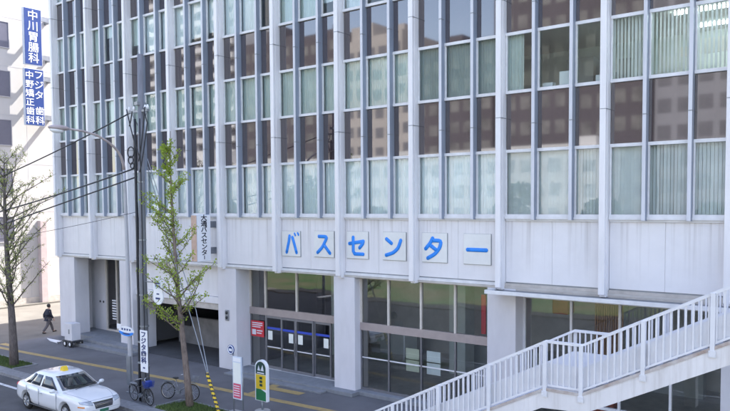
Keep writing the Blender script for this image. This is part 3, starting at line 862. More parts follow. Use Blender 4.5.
# ================================================================== TREES
def make_tree(name, label, path, rads, limbs, leafm, bark, seed, leaves, lsize, spurs, group=None, lr=1.0):
    rg = random.Random(seed)
    base = Vector(path[0])
    t = thing(name, label, 'tree', base, 0, group)
    b = MB(); b.tube(path, rads, 10)
    b.build('trunk', bark, t, smooth=True)
    pts = [Vector(p) for p in path]
    def at(z):
        for a, c in zip(pts[:-1], pts[1:]):
            if a.z <= z <= c.z: return a.lerp(c, (z-a.z)/(c.z-a.z))
        return pts[-1].copy()
    clusters = []
    lb = MB()
    for (z, az, ln, up) in limbs:
        p = at(z); d = Vector((math.cos(az)*math.cos(up), math.sin(az)*math.cos(up), math.sin(up)))
        n = 7; r0 = (.012+.018*ln)*lr; P = [p.copy()]; Rr = [r0]
        for q in range(n):
            d = (d + Vector((rg.gauss(0, .09), rg.gauss(0, .09), rg.gauss(.03, .06)))).normalized()
            P.append(P[-1]+d*ln/n); Rr.append(r0*(1-(q+1)/n*.82))
        lb.tube(P, Rr, 5)
        for q in range(1, n+1):
            for s in range(spurs):
                e = rg.random(); pp = P[q-1].lerp(P[q], e)
                # twig
                az2 = rg.uniform(0, 6.28); tl = rg.uniform(.08, .42)*(1.1-q/n*.4)*min(1.4, ln/1.4)
                td = (d*.6+Vector((math.cos(az2), math.sin(az2), rg.uniform(-.1, .8)))).normalized()
                te = pp+td*tl
                lb.tube([pp, pp.lerp(te, .5)+Vector((0, 0, .02)), te], [.009, .007, .004], 4)
                for c_ in range(leaves):
                    clusters.append((pp.lerp(te, rg.uniform(.25, 1.05)), td))
    lb.build('limb', bark, t, smooth=True)
    lf = MB(); bm = lf.bm
    for (p, td) in clusters:
        for q in range(rg.choice((3, 4, 5, 6))):
            c = p+Vector((rg.gauss(0, .05), rg.gauss(0, .05), rg.gauss(.01, .045)))
            a = Vector((rg.gauss(0, 1), rg.gauss(0, 1), rg.gauss(.4, .7))).normalized(); o_ = a.orthogonal().normalized()
            o_.rotate(Matrix.Rotation(rg.uniform(0, 6.28), 3, a)); w_ = a.cross(o_)
            s = lsize*rg.uniform(.6, 1.25)
            bm.faces.new([bm.verts.new(v) for v in (c, c+o_*s*.9+w_*s*.55, c+o_*s*1.15, c+o_*s*.9-w_*s*.55)])
    lf.build('foliage', leafm, t)
    return t
# ginkgo in front of the garage opening
rg = random.Random(11); limbs = []
z = 2.75
while z < 9.6:
    k = max(0, (z-2.8)/6.8)
    for q in range(2 if z < 4.6 else (2 if rg.random() < .6 else 1)):
        ln = (2.15*(1-k)**.9+.40)*rg.uniform(.6, 1.05)
        az = rg.uniform(0, 6.28)
        if 4.9 < z < 7.4 and (az < 1.5 or az > 5.9): az += 2.2
        limbs.append((z+rg.uniform(0, .2), az, ln, R(rg.uniform(18, 42)) if z < 4.6 else R(rg.uniform(28, 58))))
    z += .29
make_tree('ginkgo_tree', 'slender young tree with sparse fresh yellow green leaves in front of garage opening',
          [(17.92, -4.8, 0), (17.80, -4.8, 1.0), (17.59, -4.8, 2.5), (17.35, -4.8, 4.2), (17.21, -4.8, 5.86), (17.08, -4.8, 7.6), (17.02, -4.8, 9.2), (17.08, -4.8, 10.3)],
          [.15, .12, .10, .08, .06, .042, .025, .010], limbs, 'leaf_light', 'bark_brown', 21, 2, .060, 2, lr=.62)
rg = random.Random(5); limbs = []
z = 2.6
while z < 9.4:
    for q in range(2):
        ln = (3.6 if z < 7 else 3.6*(1-(z-7)/5.5))*rg.uniform(.55, 1.05)
        limbs.append((z+rg.uniform(0, .2), rg.uniform(0, 6.28), ln, R(rg.uniform(22, 52))))
    z += .34
make_tree('street_tree', 'street tree with dark spreading bare limbs and pale buds at the left',
          [(5.56, -5.25, 0), (5.54, -5.25, 1.2), (5.47, -5.25, 2.4), (5.25, -5.25, 4.5), (5.1, -5.25, 7.0), (5.15, -5.25, 8.6), (5.2, -5.25, 9.8)],
          [.22, .18, .155, .12, .085, .05, .018], limbs, 'leaf_pale', 'bark_grey', 9, 2, .045, 3, lr=.52)

# ================================================================== STREET LAMP
LXp = 14.16
t = thing('street_lamp', 'tall grey street lamp with curved arm reaching over the road', 'street lamp', (LXp, -4.76, 0))
MB().tube([(LXp, -4.76, 0), (LXp, -4.76, 1.2), (LXp, -4.78, 4.5), (LXp, -4.83, 8.2), (LXp, -4.85, 8.95)], [.10, .095, .08, .065, .06], 12).build('pole', 'pole_paint', t, smooth=True)
arm = [(LXp, -4.85, 8.95), (LXp, -4.88, 9.2), (LXp, -4.97, 9.46), (LXp, -5.10, 9.66), (LXp, -5.28, 9.84), (LXp, -5.55, 10.03), (LXp, -6.0, 10.24), (LXp, -6.6, 10.36), (LXp, -7.2, 10.40)]
MB().tube(arm, [.06, .056, .053, .05, .048, .045, .043, .04, .038], 10).build('arm', 'lamp_arm_paint', t, smooth=True)
b = MB(); b.ball((LXp, -7.55, 10.40), .42, (.40, 1.0, .26), 16, 8); hd = b.build('lamp_head', 'lamp_arm_paint', t, smooth=True)
b = MB(); b.ball((LXp, -7.62, 10.33), .30, (.42, 1.0, .42), 14, 8); b.build('lens', 'sign_white', hd, smooth=True)
b = MB(); b.box(LXp-.16, LXp+.16, -4.9, -4.62, .0, .02); b.box(LXp-.02, LXp+.24, -4.94, -4.88, .35, 1.5); b.build('service_box', 'grey_metal', t)
# oval blue and white plate
t = thing('oval_sign', 'small oval white and blue sign strapped to the street lamp pole', 'sign', (LXp, -4.9, 2.2))
def ell(cx, cz, a, c, n=28, a0=0, a1=2*math.pi): return [(cx+a*math.cos(a0+(a1-a0)*q/(n-1)), cz+c*math.sin(a0+(a1-a0)*q/(n-1))) for q in range(n)]
MB().prism(ell(LXp, 2.50, .52, .20)[:-1], 'y', -4.93, -4.90).build('plate', 'sign_white', t)
MB().prism([(LXp-.50, 2.49)]+ell(LXp, 2.49, .50, .185, 18, math.pi, 2*math.pi)[1:-1]+[(LXp+.50, 2.49), (LXp, 2.42)], 'y', -4.936, -4.9301).build('blue_field', 'letter_blue', t)
b = MB()
for q in range(4): b.box(LXp-.30+q*.17, LXp-.20+q*.17, -4.936, -4.9301, 2.53, 2.61)
b.prism(ell(LXp+.02, 2.40, .26, .035)[:-1], 'y', -4.941, -4.937)
b.build('lettering', ['sign_blue'], t)
MB().box(LXp-.60, LXp-.32, -4.945, -4.935, 2.55, 2.76, bev=.004).build('tab', 'sign_white', t)

# ================================================================== UTILITY POLES + WIRES
def utility_pole(x, y, top, label, detail):
    t = thing('utility_pole', label, 'utility pole', (x, y, 0), 0, 'utility poles along the kerb')
    MB().tube([(x, y, 0), (x+.0, y, 5), (x+.1, y, top)], [.165, .14, .10], 14).build('pole', 'pole_concrete', t, smooth=True)
    ca = MB(); ca.box(x-.75, x+.55, y-.05, y+.05, 11.05, 11.13); ca.box(x-.05, x+.15, y-.2, y+.2, 11.3, 11.42)
    ca.tube([(x-.55, y, 11.1), (x+.05, y, 10.35)], .02, 6); ca.tube([(x+.5, y, 11.1), (x+.05, y, 10.35)], .02, 6)
    ca.build('crossarm', 'grey_metal', t)
    b = MB()
    for dx in (-.65, -.35, .35, .5): b.tube([(x+dx, y, 11.13), (x+dx, y, 11.22), (x+dx, y, 11.30)], [.035, .05, .025], 8)
    b.build('insulator', 'sign_white', t, smooth=True)
    b = MB(); rg_ = random.Random(4)
    # drop cables running down the pole
    for q, (dx, dy, rr) in enumerate(((-.26, -.05, .04), (-.21, -.10, .05), (.19, -.12, .022))):
        P = []
        for zz in range(0, 12): P.append((x+dx*(1-zz*.02)+rg_.gauss(0, .012), y+dy+rg_.gauss(0, .01), .02+zz*.98))
        b.tube(P, rr, 6)
    for (ax, az, bx, bz, sag) in ((-.65, 11.2, .1, 9.4, .5), (.5, 11.2, .05, 9.2, .6), (.45, 11.15, .62, 10.6, .1), (-.3, 11.1, -.5, 10.55, .15), (.62, 10.6, .1, 8.8, .4)):
        P = []
        for q in range(9):
            s = q/8; P.append((x+ax+(bx-ax)*s, y-.12, az+(bz-az)*s-sag*math.sin(math.pi*s)*.35))
        b.tube(P, .024, 5)
    b.torus((x-.32, y-.2, 9.55), .2, .025); b.torus((x-.3, y-.22, 9.25), .15, .025); b.torus((x-.28, y-.18, 9.05), .11, .02)
    b.build('cable_bundle', 'cable', t, smooth=True)
    for zz in (1.35, 2.9, 4.1, 6.2, 8.4, 10.2): MB().tube([(x+.02, y, zz), (x+.02, y, zz+.05)], .175 if zz < 6 else .145, 14).build('band', 'grey_metal', t)
    return t
PX, PY = 15.85, -5.26
utility_pole(PX, PY, 13.2, 'grey concrete utility pole tangled with cables beside the street lamp', True)
def wire(pts, rr, label):
    b = MB(); b.tube(pts, rr, 6)
    return tag(b.build('overhead_wire', 'cable', base=pts[0], smooth=True) if False else b.build('overhead_wire', 'cable', smooth=True), label, 'wire', 'overhead wires left of the pole')
def span(a, c, sag, n=14):
    a, c = Vector(a), Vector(c); return [tuple(a.lerp(c, q/n)-Vector((0, 0, sag*4*(q/n)*(1-q/n)))) for q in range(n+1)]
# they run to a lower pole across the side street
wire(span((15.45, PY, 11.12), (-6, PY, 7.3), .30), .026, 'uppermost black overhead wire running from the pole top to the left')
wire(span((15.45, PY, 8.95), (-6, PY, 6.15), .25), .030, 'middle black overhead wire sloping left past the corner fin')
wire(span((15.6, PY, 8.63), (-6, PY, 4.7), .0), .028, 'lowest thick black overhead wire sloping left from the pole')
wire(span((15.6, PY, 7.3), (-6, PY, 5.2), .25), .010, 'thin overhead wire in front of the white fascia')
t = thing('corner_pole', 'concrete pole by the side street corner that takes the overhead wires', 'utility pole', (-6, PY, 0))
MB().tube([(-6, PY, 0), (-6, PY, 8.2)], [.17, .13], 12).build('pole', 'pole_concrete', t, smooth=True)
MB().box(-6.3, -5.7, PY-.04, PY+.04, 7.0, 7.08).build('crossarm', 'grey_metal', t)
# signs on the pole
t = thing('pole_sign', 'narrow white upright sign with navy characters フジタ歯科 on the utility pole', 'sign', (16.15, -5.5, 1.2))
MB().box(15.93, 16.38, -5.52, -5.49, 1.22, 2.82, bev=.01).build('board', 'sign_white', t)
text('lettering', '\n'.join('フジタ歯科'), .25, 'text_navy', (16.155, -5.525, 2.16), '-y', t, bold=.008, spacing=.98, sx=1.3)
MB().box(16.1, 16.22, -5.526, -5.521, 1.36, 1.42).build('lettering', 'text_navy', t)
for zz in (1.5, 2.3): MB().box(15.7, 16.3, -5.488, -5.40, zz, zz+.06).build('bracket', 'grey_metal', t)
t = thing('hanging_sign', 'white rounded two lobed sign hung beside the utility pole behind leaves', 'sign', (16.8, -5.26, 3.9))
pts = [(16.8+.30*math.cos(a), 4.12+.30*math.sin(a)) for a in [R(d) for d in range(150, 391, 15)]]
pts2 = [(16.8+.29*math.cos(a), 4.56+.27*math.sin(a)) for a in [R(d) for d in range(-20, 201, 15)]]
MB().prism(pts+pts2, 'y', -5.30, -5.25).build('board', 'sign_white', t)
b = MB(); b.box(16.62, 16.98, -5.306, -5.301, 4.42, 4.70); b.build('upper_field', 'sign_edge', t)
b = MB(); b.box(16.66, 16.94, -5.312, -5.307, 4.60, 4.65); b.box(16.66, 16.94, -5.312, -5.307, 4.50, 4.55); b.box(16.66, 16.92, -5.306, -5.301, 4.02, 4.09); b.box(16.72, 16.88, -5.306, -5.301, 4.2, 4.25); b.build('lettering', 'text_navy', t)
for zz in (4.1, 4.62): MB().box(15.95, 16.55, -5.28, -5.24, zz, zz+.04).build('bracket', 'grey_metal', t)

# ================================================================== GUY WIRE WITH STRIPED COVER
t = thing('guy_wire_cover', 'yellow and black striped guard on slanting guy wire near the kerb', 'guy wire', (19.45, -4.7, 0))
g0 = Vector((19.45, -4.7, -.02)); g1 = Vector((18.82, -4.72, 1.42)); top = Vector((16.05, -5.1, 9.0))
n = 26
b = MB()
P = [g0.lerp(g1, q/60) for q in range(61)]
b.tube(P, .06, 10)
b.bm.faces.ensure_lookup_table()
for fi, fc in enumerate(b.bm.faces):
    c = fc.calc_center_median(); s = (c-g0).dot((g1-g0).normalized())
    ang = math.atan2(c.y+4.7, c.x-(g0.x+(g1.x-g0.x)*s/(g1-g0).length))
    fc.material_index = 1 if ((s*6.2+ang/(2*math.pi)) % 1.0) < .5 else 0
b.build('striped_tube', ['yellow', 'black_metal'], t)
MB().tube([g1, g1.lerp(Vector((17.9, -4.75, 3.65)), .6), Vector((16.8, -4.9, 6.6)), top], .018, 5).build('wire', 'grey_metal', t)
MB().tube([g1+Vector((.05, .02, 0)), Vector((18.12, -4.6, 3.65)), Vector((16.9, -4.85, 6.8)), top+Vector((0, 0, .3))], .016, 5).build('wire', 'grey_metal', t)

# ================================================================== BUS STOP SIGNS
t = thing('timetable_board', 'white and pink timetable board topped by a blue disc at the bus stop', 'bus stop sign', (20.0, -4.3, 0))
MB().tube([(19.78, -4.3, 0), (19.78, -4.3, 2.3)], .028, 8).build('pole', 'grey_metal', t, smooth=True)
MB().tube([(20.26, -4.3, 0), (20.26, -4.3, 2.1)], .028, 8).build('pole', 'grey_metal', t, smooth=True)
MB().box(19.79, 20.25, -4.35, -4.32, .55, 2.1, bev=.005).build('board', 'sign_edge', t)
MB().box(19.83, 20.21, -4.358, -4.351, 1.14, 1.88).build('timetable', 'paper', t)
MB().box(19.83, 20.21, -4.358, -4.351, .60, 1.12).build('pink_panel', 'pink_red', t)
MB().box(19.83, 20.21, -4.358, -4.351, 1.92, 2.06).build('header', 'sign_white', t)
b = MB()
for q in range(5): b.box(19.86, 20.16, -4.364, -4.359, .68+q*.085, .71+q*.085)
b.build('lettering', 'text_white', t)
MB().prism(ell(19.72, 2.32, .175, .175)[:-1], 'y', -4.37, -4.34).build('disc', 'sign_blue', t)
MB().torus((19.72, -4.37, 2.32), .14, .018, 'y').box(19.64, 19.80, -4.378, -4.371, 2.27, 2.36).build('emblem', 'text_white', t)
b = MB(); b.box(19.6, 20.4, -4.5, -4.1, .0, .08, bev=.02); b.build('base', 'concrete', t)

t = thing('bus_stop_sign', 'arched green and yellow bus stop sign on the pavement beside timetable board', 'bus stop sign', (20.55, -3.6, 0))
xc, hw = 20.52, .30
MB().prism([(xc-hw, .42)]+[(xc+hw, .42), (xc+hw, 1.62)]+[(xc+hw*math.cos(a), 1.62+hw*math.sin(a)) for a in [R(d) for d in range(10, 180, 10)]]+[(xc-hw, 1.62)], 'y', -3.66, -3.54).build('board', 'sign_white', t)
hw2 = .25
MB().prism([(xc-hw2, 1.40), (xc+hw2, 1.40), (xc+hw2, 1.61)]+[(xc+hw2*math.cos(a), 1.61+hw2*math.sin(a)) for a in [R(d) for d in range(10, 180, 10)]]+[(xc-hw2, 1.61)], 'y', -3.668, -3.661).build('arch_panel', 'dark_green', t)
b = MB(); b.prism([(xc-.16, 1.53), (xc-.02, 1.53), (xc-.1, 1.72)], 'y', -3.675, -3.669); b.prism([(xc+.0, 1.53), (xc+.16, 1.53), (xc+.1, 1.75)], 'y', -3.675, -3.669); b.box(xc-.18, xc+.18, -3.675, -3.669, 1.43, 1.47); b.build('emblem', 'text_white', t)
MB().box(xc-hw2, xc+hw2, -3.668, -3.661, .86, 1.38).build('yellow_panel', 'yellow', t)
b = MB()
for q in range(3): b.box(xc-.06, xc+.08, -3.675, -3.669, .96+q*.13, 1.05+q*.13)
b.build('lettering', 'dark_green', t)
MB().prism([(xc-hw2, .44), (xc+hw2, .44), (xc+hw2, .76), (xc, .855), (xc-hw2, .855)], 'y', -3.668, -3.661).build('green_panel', 'green_sign', t)
MB().tube([(xc, -3.6, .05), (xc, -3.6, .45)], .04, 8).build('stem', 'grey_metal', t, smooth=True)
MB().tube([(xc, -3.6, 0), (xc, -3.6, .07), (xc, -3.6, .09)], [.30, .28, .1], 18).build('base', 'concrete', t, smooth=False)

# ================================================================== CART BY THE FIRST PILLAR
t = thing('hand_cart', 'white box cart on small wheels parked in front of the corner pillar', 'cart', (3.5, -.9, 0))
MB().box(2.9, 3.62, -1.2, -.68, .34, 1.26, bev=.02).build('box', 'pillar_tile', t)
b = MB(); b.box(2.82, 3.75, -1.26, -.62, .25, .335, bev=.01); b.box(3.70, 3.75, -1.26, -1.2, .05, .25); b.build('chassis', 'black_metal', t)
b = MB(); b.tube([(2.86, -1.22, .3), (2.2, -1.1, .12), (1.85, -1.05, .06)], .02, 6); b.build('tow_bar', 'black_metal', t)
for (x, y) in ((3.05, -1.26), (3.05, -.63), (3.55, -1.26), (3.55, -.63)):
    wb_ = MB().torus((x, y, .17), .125, .045, 'y', 18, 6).build('wheel', 'tyre', t, smooth=True)
    MB().tube([(x, y-.03, .17), (x, y+.03, .17)], .09, 12).build('rim', 'sign_white', wb_)
b = MB(); b.box(3.3, 3.42, -1.21, -1.201, .7, .95); b.build('label_plate', 'grey_metal', t)
t = tag(MB().prism([(.1, -.68), (1.0, -.98), (1.9, -1.05), (1.75, -.62)], 'z', .012, .05).build('flat_board', 'sign_white'), 'thin white board lying on the pavement left of the cart', 'board')

# ================================================================== TAXI
def eval_apply(o):
    dg = bpy.context.evaluated_depsgraph_get(); dg.update()
    me = bpy.data.meshes.new_from_object(o.evaluated_get(dg))
    o.modifiers.clear(); o.data = me
    return o
def make_taxi(loc):
    T = thing('taxi', 'white saloon taxi with yellow roof lamp driving beside the kerb', 'taxi', loc)
    # local x forward, y left, z up
    st = [ # x, half width, sill z, belt z, deck z
        (-2.42, .60, .42, .68, .78), (-2.36, .74, .30, .74, .92), (-2.15, .83, .22, .80, 1.00), (-1.75, .885, .20, .84, 1.03), (-1.2, .90, .19, .86, 1.00), (-.5, .90, .18, .86, .96),
        (.3, .90, .18, .85, .95), (.95, .90, .18, .86, .985), (1.35, .895, .19, .85, .955), (1.8, .87, .20, .82, .915), (2.15, .81, .22, .77, .855), (2.36, .73, .26, .70, .775), (2.45, .60, .34, .60, .66)]
    bm = bmesh.new(); rings = []
    for (x, hw, zs, zb, zd) in st:
        prof = [(0, zs), (.62*hw, zs), (.93*hw, zs+.05), (hw, zs+.22*(zb-zs)+.06), (hw, .5*(zs+zb)), (.985*hw, zb), (.90*hw, zb+.62*(zd-zb)), (.70*hw, zd-.012), (.35*hw, zd+.012), (0, zd+.02)]
        full = prof + [(-a, c) for a, c in prof[-2:0:-1]]
        rings.append([bm.verts.new((x, a, c)) for a, c in full])
    n = len(rings[0])
    for q in range(len(rings)-1):
        for k in range(n): bm.faces.new((rings[q][k], rings[q][(k+1) % n], rings[q+1][(k+1) % n], rings[q+1][k]))
    bm.faces.new(rings[0][::-1]); bm.faces.new(rings[-1])
    bmesh.ops.recalc_face_normals(bm, faces=list(bm.faces))
    me = bpy.data.meshes.new('body'); bm.to_mesh(me); bm.free(); me.materials.append(MATS['car_white'])
    body = bpy.data.objects.new('body', me); COL.objects.link(body); body.parent = T
    for p in me.polygons: p.use_smooth = True
    m = body.modifiers.new('s', 'SUBSURF'); m.levels = 2; m.render_levels = 2
    cut = MB()
    for x in (-1.36, 1.36):
        for s in (-1, 1): cut.tube([(x, s*.60, .33), (x, s*1.2, .33)], .385, 28)
    co = cut.build('cut', 'black_metal'); co.parent = T
    m = body.modifiers.new('b', 'BOOLEAN'); m.object = co; m.operation = 'DIFFERENCE'; m.solver = 'EXACT'
    bpy.context.view_layer.update(); eval_apply(body)
    bpy.data.objects.remove(co)
    body.data.materials.clear(); body.data.materials.append(MATS['car_white'])
    for p in body.data.polygons: p.use_smooth = True; p.material_index = 0
    from mathutils.bvhtree import BVHTree
    bvh = BVHTree.FromPolygons([v.co.copy() for v in body.data.vertices], [tuple(p.vertices) for p in body.data.polygons])
    def surf(y0, y1, z0, z1, shape=None, off=.007, nu=14, nv=5, trap=0.0):
        # thin panel that follows the nose of the car
        b = MB(); g = []
        for i in range(nu+1):
            row_ = []
            for j in range(nv+1):
                v_ = j/nv; yc = (y0+y1)/2; hw_ = (y1-y0)/2*(1-trap*(1-v_)); y = yc+(i/nu*2-1)*hw_; z = z0+(z1-z0)*v_
                if shape: z = z0+(z1-z0)*(1-(1-v_)*(1-.55*(i/nu)))          # lower edge sweeps up outwards
                hit = bvh.ray_cast(Vector((4, y, z)), Vector((-1, 0, 0)))[0]
                x = hit.x if hit else 1.9
                row_.append(b.bm.verts.new((x+off, y, z)))
            g.append(row_)
        for i in range(nu):
            for j in range(nv): b.bm.faces.new((g[i][j], g[i+1][j], g[i+1][j+1], g[i][j+1]))
        bmesh.ops.recalc_face_normals(b.bm, faces=list(b.bm.faces))
        bmesh.ops.solidify(b.bm, geom=list(b.bm.faces), thickness=.02)
        return b
    def seam(name, pts, m, wd=.007, lift=.003):
        b = MB(); P = []
        for (x, y) in pts:
            hit = bvh.ray_cast(Vector((x, y, 3)), Vector((0, 0, -1)))[0]
            if hit: P.append(hit+Vector((0, 0, lift)))
        b.tube(P, wd, 5); return b.build(name, m, T, base=(0, 0, 0))
    for s_ in (-1, 1):
        seam('bonnet_gap', [(1.0+q*.1, s_*(.70-.004*q*q*.35)) for q in range(14)], 'grey_metal', .006)
    seam('bonnet_gap', [(2.31-.05*abs(q/5)**2, q*.12) for q in range(-5, 6)], 'grey_metal', .006)
    seam('boot_gap', [(-2.30, q*.12) for q in range(-5, 6)], 'grey_metal', .006)
    for y_ in (-.30, .25): seam('wiper', [(1.12, y_+.0), (1.06, y_+.25), (1.03, y_+.45)], 'black_metal', .010, .03)
    def mirror_y(b):
        bmesh.ops.scale(b.bm, vec=(1, -1, 1), verts=list(b.bm.verts)); return b
    # cabin
    rows = [(.90, [(-1.85, .74), (-1.0, .80), (0, .81), (1.02, .76)]), (1.02, [(-1.72, .735), (-1.0, .78), (0, .79), (.86, .745)]), (1.40, [(-1.08, .60), (-.7, .635), (-.1, .635), (.20, .60)]), (1.475, [(-.90, .52), (-.6, .55), (-.15, .55), (.06, .51)])]
    bm = bmesh.new(); rr = []
    for z, c in rows:
        fr = c[-1]; re = c[0]
        loop = [(x, y, z) for x, y in c]
        # windscreen bow
        loop += [(fr[0]+.07, .45*fr[1]/.75, z+.003), (fr[0]+.09, 0, z+.005), (fr[0]+.07, -.45*fr[1]/.75, z+.003)]
        loop += [(x, -y, z) for x, y in c[::-1]]
        loop += [(re[0]-.06, -.45*re[1]/.75, z), (re[0]-.08, 0, z), (re[0]-.06, .45*re[1]/.75, z)]
        rr.append([bm.verts.new(p) for p in loop])
    n = len(rr[0])
    for q in range(len(rr)-1):
        for k in range(n): bm.faces.new((rr[q][k], rr[q][(k+1) % n], rr[q+1][(k+1) % n], rr[q+1][k]))
    top = bm.faces.new(rr[-1])
    bmesh.ops.recalc_face_normals(bm, faces=list(bm.faces))
    me = bpy.data.meshes.new('cabin'); bm.to_mesh(me); bm.free(); me.materials.append(MATS['car_white'])
    cab = bpy.data.objects.new('roof', me); COL.objects.link(cab); cab.parent = T
    # glass panels sit a few mm proud of the cabin faces
    def L3(a, c, t): return tuple(a[k]+(c[k]-a[k])*t for k in range(3))
    def panel(name, corners, m, off, th=.006):
        b = MB(); nrm = (Vector(corners[1])-Vector(corners[0])).cross(Vector(corners[3])-Vector(corners[0])).normalized()
        if nrm.dot(Vector(off)) < 0: nrm = -nrm
        A = [b.bm.verts.new(Vector(c)+nrm*.003) for c in corners]; B = [b.bm.verts.new(Vector(c)+nrm*(.003+th)) for c in corners]
        b.bm.faces.new(A); b.bm.faces.new(B)
        for q in range(len(corners)): b.bm.faces.new((A[q], A[(q+1) % len(corners)], B[(q+1) % len(corners)], B[q]))
        return b.build(name, m, T, base=(0, 0, 0))
    for o in (cab,): 
        for p in o.data.polygons: p.use_smooth = True
    def patch(name, m, fn, nu, nv, off):
        b = MB(); g = []
        for i in range(nu+1):
            g.append([b.bm.verts.new(fn(i/nu, j/nv)) for j in range(nv+1)])
        for i in range(nu):
            for j in range(nv): b.bm.faces.new((g[i][j], g[i+1][j], g[i+1][j+1], g[i][j+1]))
        bmesh.ops.recalc_face_normals(b.bm, faces=list(b.bm.faces))
        geo = bmesh.ops.solidify(b.bm, geom=list(b.bm.faces), thickness=.008)
        return b.build(name, m, T, smooth=True, base=(0, 0, 0))
    # windscreen and rear screen: bowed surfaces
    def ws(u_, v_):
        z = 1.0+v_*.40; s = (z-1.02)/.38
        xe = .86+(0.20-.86)*s; ye = .745+(.60-.745)*s
        yy = (u_*2-1)*ye*.93; bow = .09*(1-(yy/ye)**2)
        return (xe+bow+.022, yy, z+.01)
    patch('windscreen', 'car_glass', ws, 12, 4, None)
    def rs(u_, v_):
        z = 1.03+v_*.35; s = (z-1.02)/.38
        xe = -1.72+(-1.08+1.72)*s; ye = .735+(.60-.735)*s
        yy = (u_*2-1)*ye*.9; bow = .08*(1-(yy/ye)**2)
        return (xe-bow-.022, yy, z+.01)
    patch('rear_window', 'car_glass', rs, 12, 4, None)
    for s in (-1, 1):
        def side(x0b, x1b, x0t, x1t):
            def yb(z): return .79+(.635-.79)*(z-1.02)/.38
            def fn(u_, v_):
                z = 1.005+v_*.37
                x = (x0b+(x1b-x0b)*u_)*(1-v_)+(x0t+(x1t-x0t)*u_)*v_
                e = .03*max(0, abs(x+.3)-.5)
                return (x, s*(yb(z)-e+.006), z)
            return fn
        patch('side_window', 'side_glass', side(-.36, .72, -.34, .14), 6, 3, None)
        patch('side_window', 'side_glass', side(-1.10, -.46, -.80, -.44), 5, 3, None)
        patch('side_window', 'side_glass', side(-1.50, -1.17, -1.02, -.87), 3, 3, None)
        b = MB()
        for x in (-.40, .82, -1.28): b.box(x, x+.012, s*.885, s*.906, .30, .93)
        b.box(-1.28, .82, s*.885, s*.9045, .272, .284)
        b.build('door_gap', 'grey_metal', T, base=(0, 0, 0))
        for x in (-.22, -1.12): MB().box(x-.10, x+.08, s*.895, s*.925, .77, .80, bev=.008).build('door_handle', 'chrome', T, base=(0, 0, 0))
        mb = MB(); mb.ball((.74, s*.98, 1.02), .12, (.55, .95, .62), 12, 8); mb.box(.70, .78, s*.80, s*.92, .95, 1.0)
        mb.build('mirror', 'car_white', T, smooth=True, base=(0, 0, 0))
        hl = surf(.42, .775, .645, .80, lambda u_, v_: (1, .12+.88*u_ if v_ < .5 else 1, 1))
        hl.build('headlight', 'headlight', T, smooth=True, base=(0, 0, 0)) if s > 0 else mirror_y(hl).build('headlight', 'headlight', T, smooth=True, base=(0, 0, 0))
        ic = surf(.70, .81, .60, .645); (ic if s > 0 else mirror_y(ic)).build('indicator', 'amber', T, smooth=True, base=(0, 0, 0))
        MB().ball((-2.26, s*.64, .80), .19, (.45, .65, .5), 10, 6).build('tail_light', 'red', T, smooth=True, base=(0, 0, 0))
        for x in (-1.36, 1.36):
            wl = MB().torus((x, s*.79, .32), .235, .085, 'y', 28, 8).build('wheel', 'tyre', T, smooth=True, base=(0, 0, 0))
            b = MB(); b.tube([(x, s*.74, .32), (x, s*.845, .32)], .205, 22)
            for q in range(7):
                a = q*2*math.pi/7
                b.tube([(x+.05*math.cos(a), s*.858, .32+.05*math.sin(a)), (x+.19*math.cos(a), s*.852, .32+.19*math.sin(a))], .022, 6)
            b.torus((x, s*.85, .32), .195, .018, 'y', 24, 6)
            b.build('rim', 'rim', wl, base=(0, 0, 0))
    gr = surf(-.38, .38, .52, .735, trap=.14); go_ = gr.build('grille', 'grille', T, smooth=True, base=(0, 0, 0))
    for q in range(4):
        surf(-.35+.012*(3-q), .35-.012*(3-q), .555+q*.042, .566+q*.042, off=.016).build('bar', 'chrome', go_, base=(0, 0, 0))
    surf(-.41, .41, .738, .758, off=.014).build('grille_trim', 'chrome', T, base=(0, 0, 0))
    surf(-.62, .62, .265, .335).build('air_intake', 'black_metal', T, base=(0, 0, 0))
    surf(-.70, .70, .470, .478, off=.004).build('bumper_gap', 'grey_metal', T, base=(0, 0, 0))
    surf(-.17, .17, .37, .47, off=.02).build('number_plate', 'plate_green', T, base=(0, 0, 0))
    rl = MB(); rl.prism([(-.30, 1.47), (-.02, 1.47), (-.08, 1.60), (-.16, 1.645), (-.24, 1.60)], 'y', -.09, .09)
    rl.build('roof_lamp', 'yellow', T, base=(0, 0, 0))
    b = MB(); b.box(.55, .62, -.5, -.1, .98, 1.18); b.tube([(.5, -.36, 1.0), (.5, -.36, 1.2)], .01); b.build('dashboard', 'black_metal', T, base=(0, 0, 0)) if False else b.bm.free()
    MB().box(-1.95, 1.95, -.70, .70, .14, .24).build('underbody', 'black_metal', T, base=(0, 0, 0))
    return T
make_taxi((14.08, -7.46, -.12))

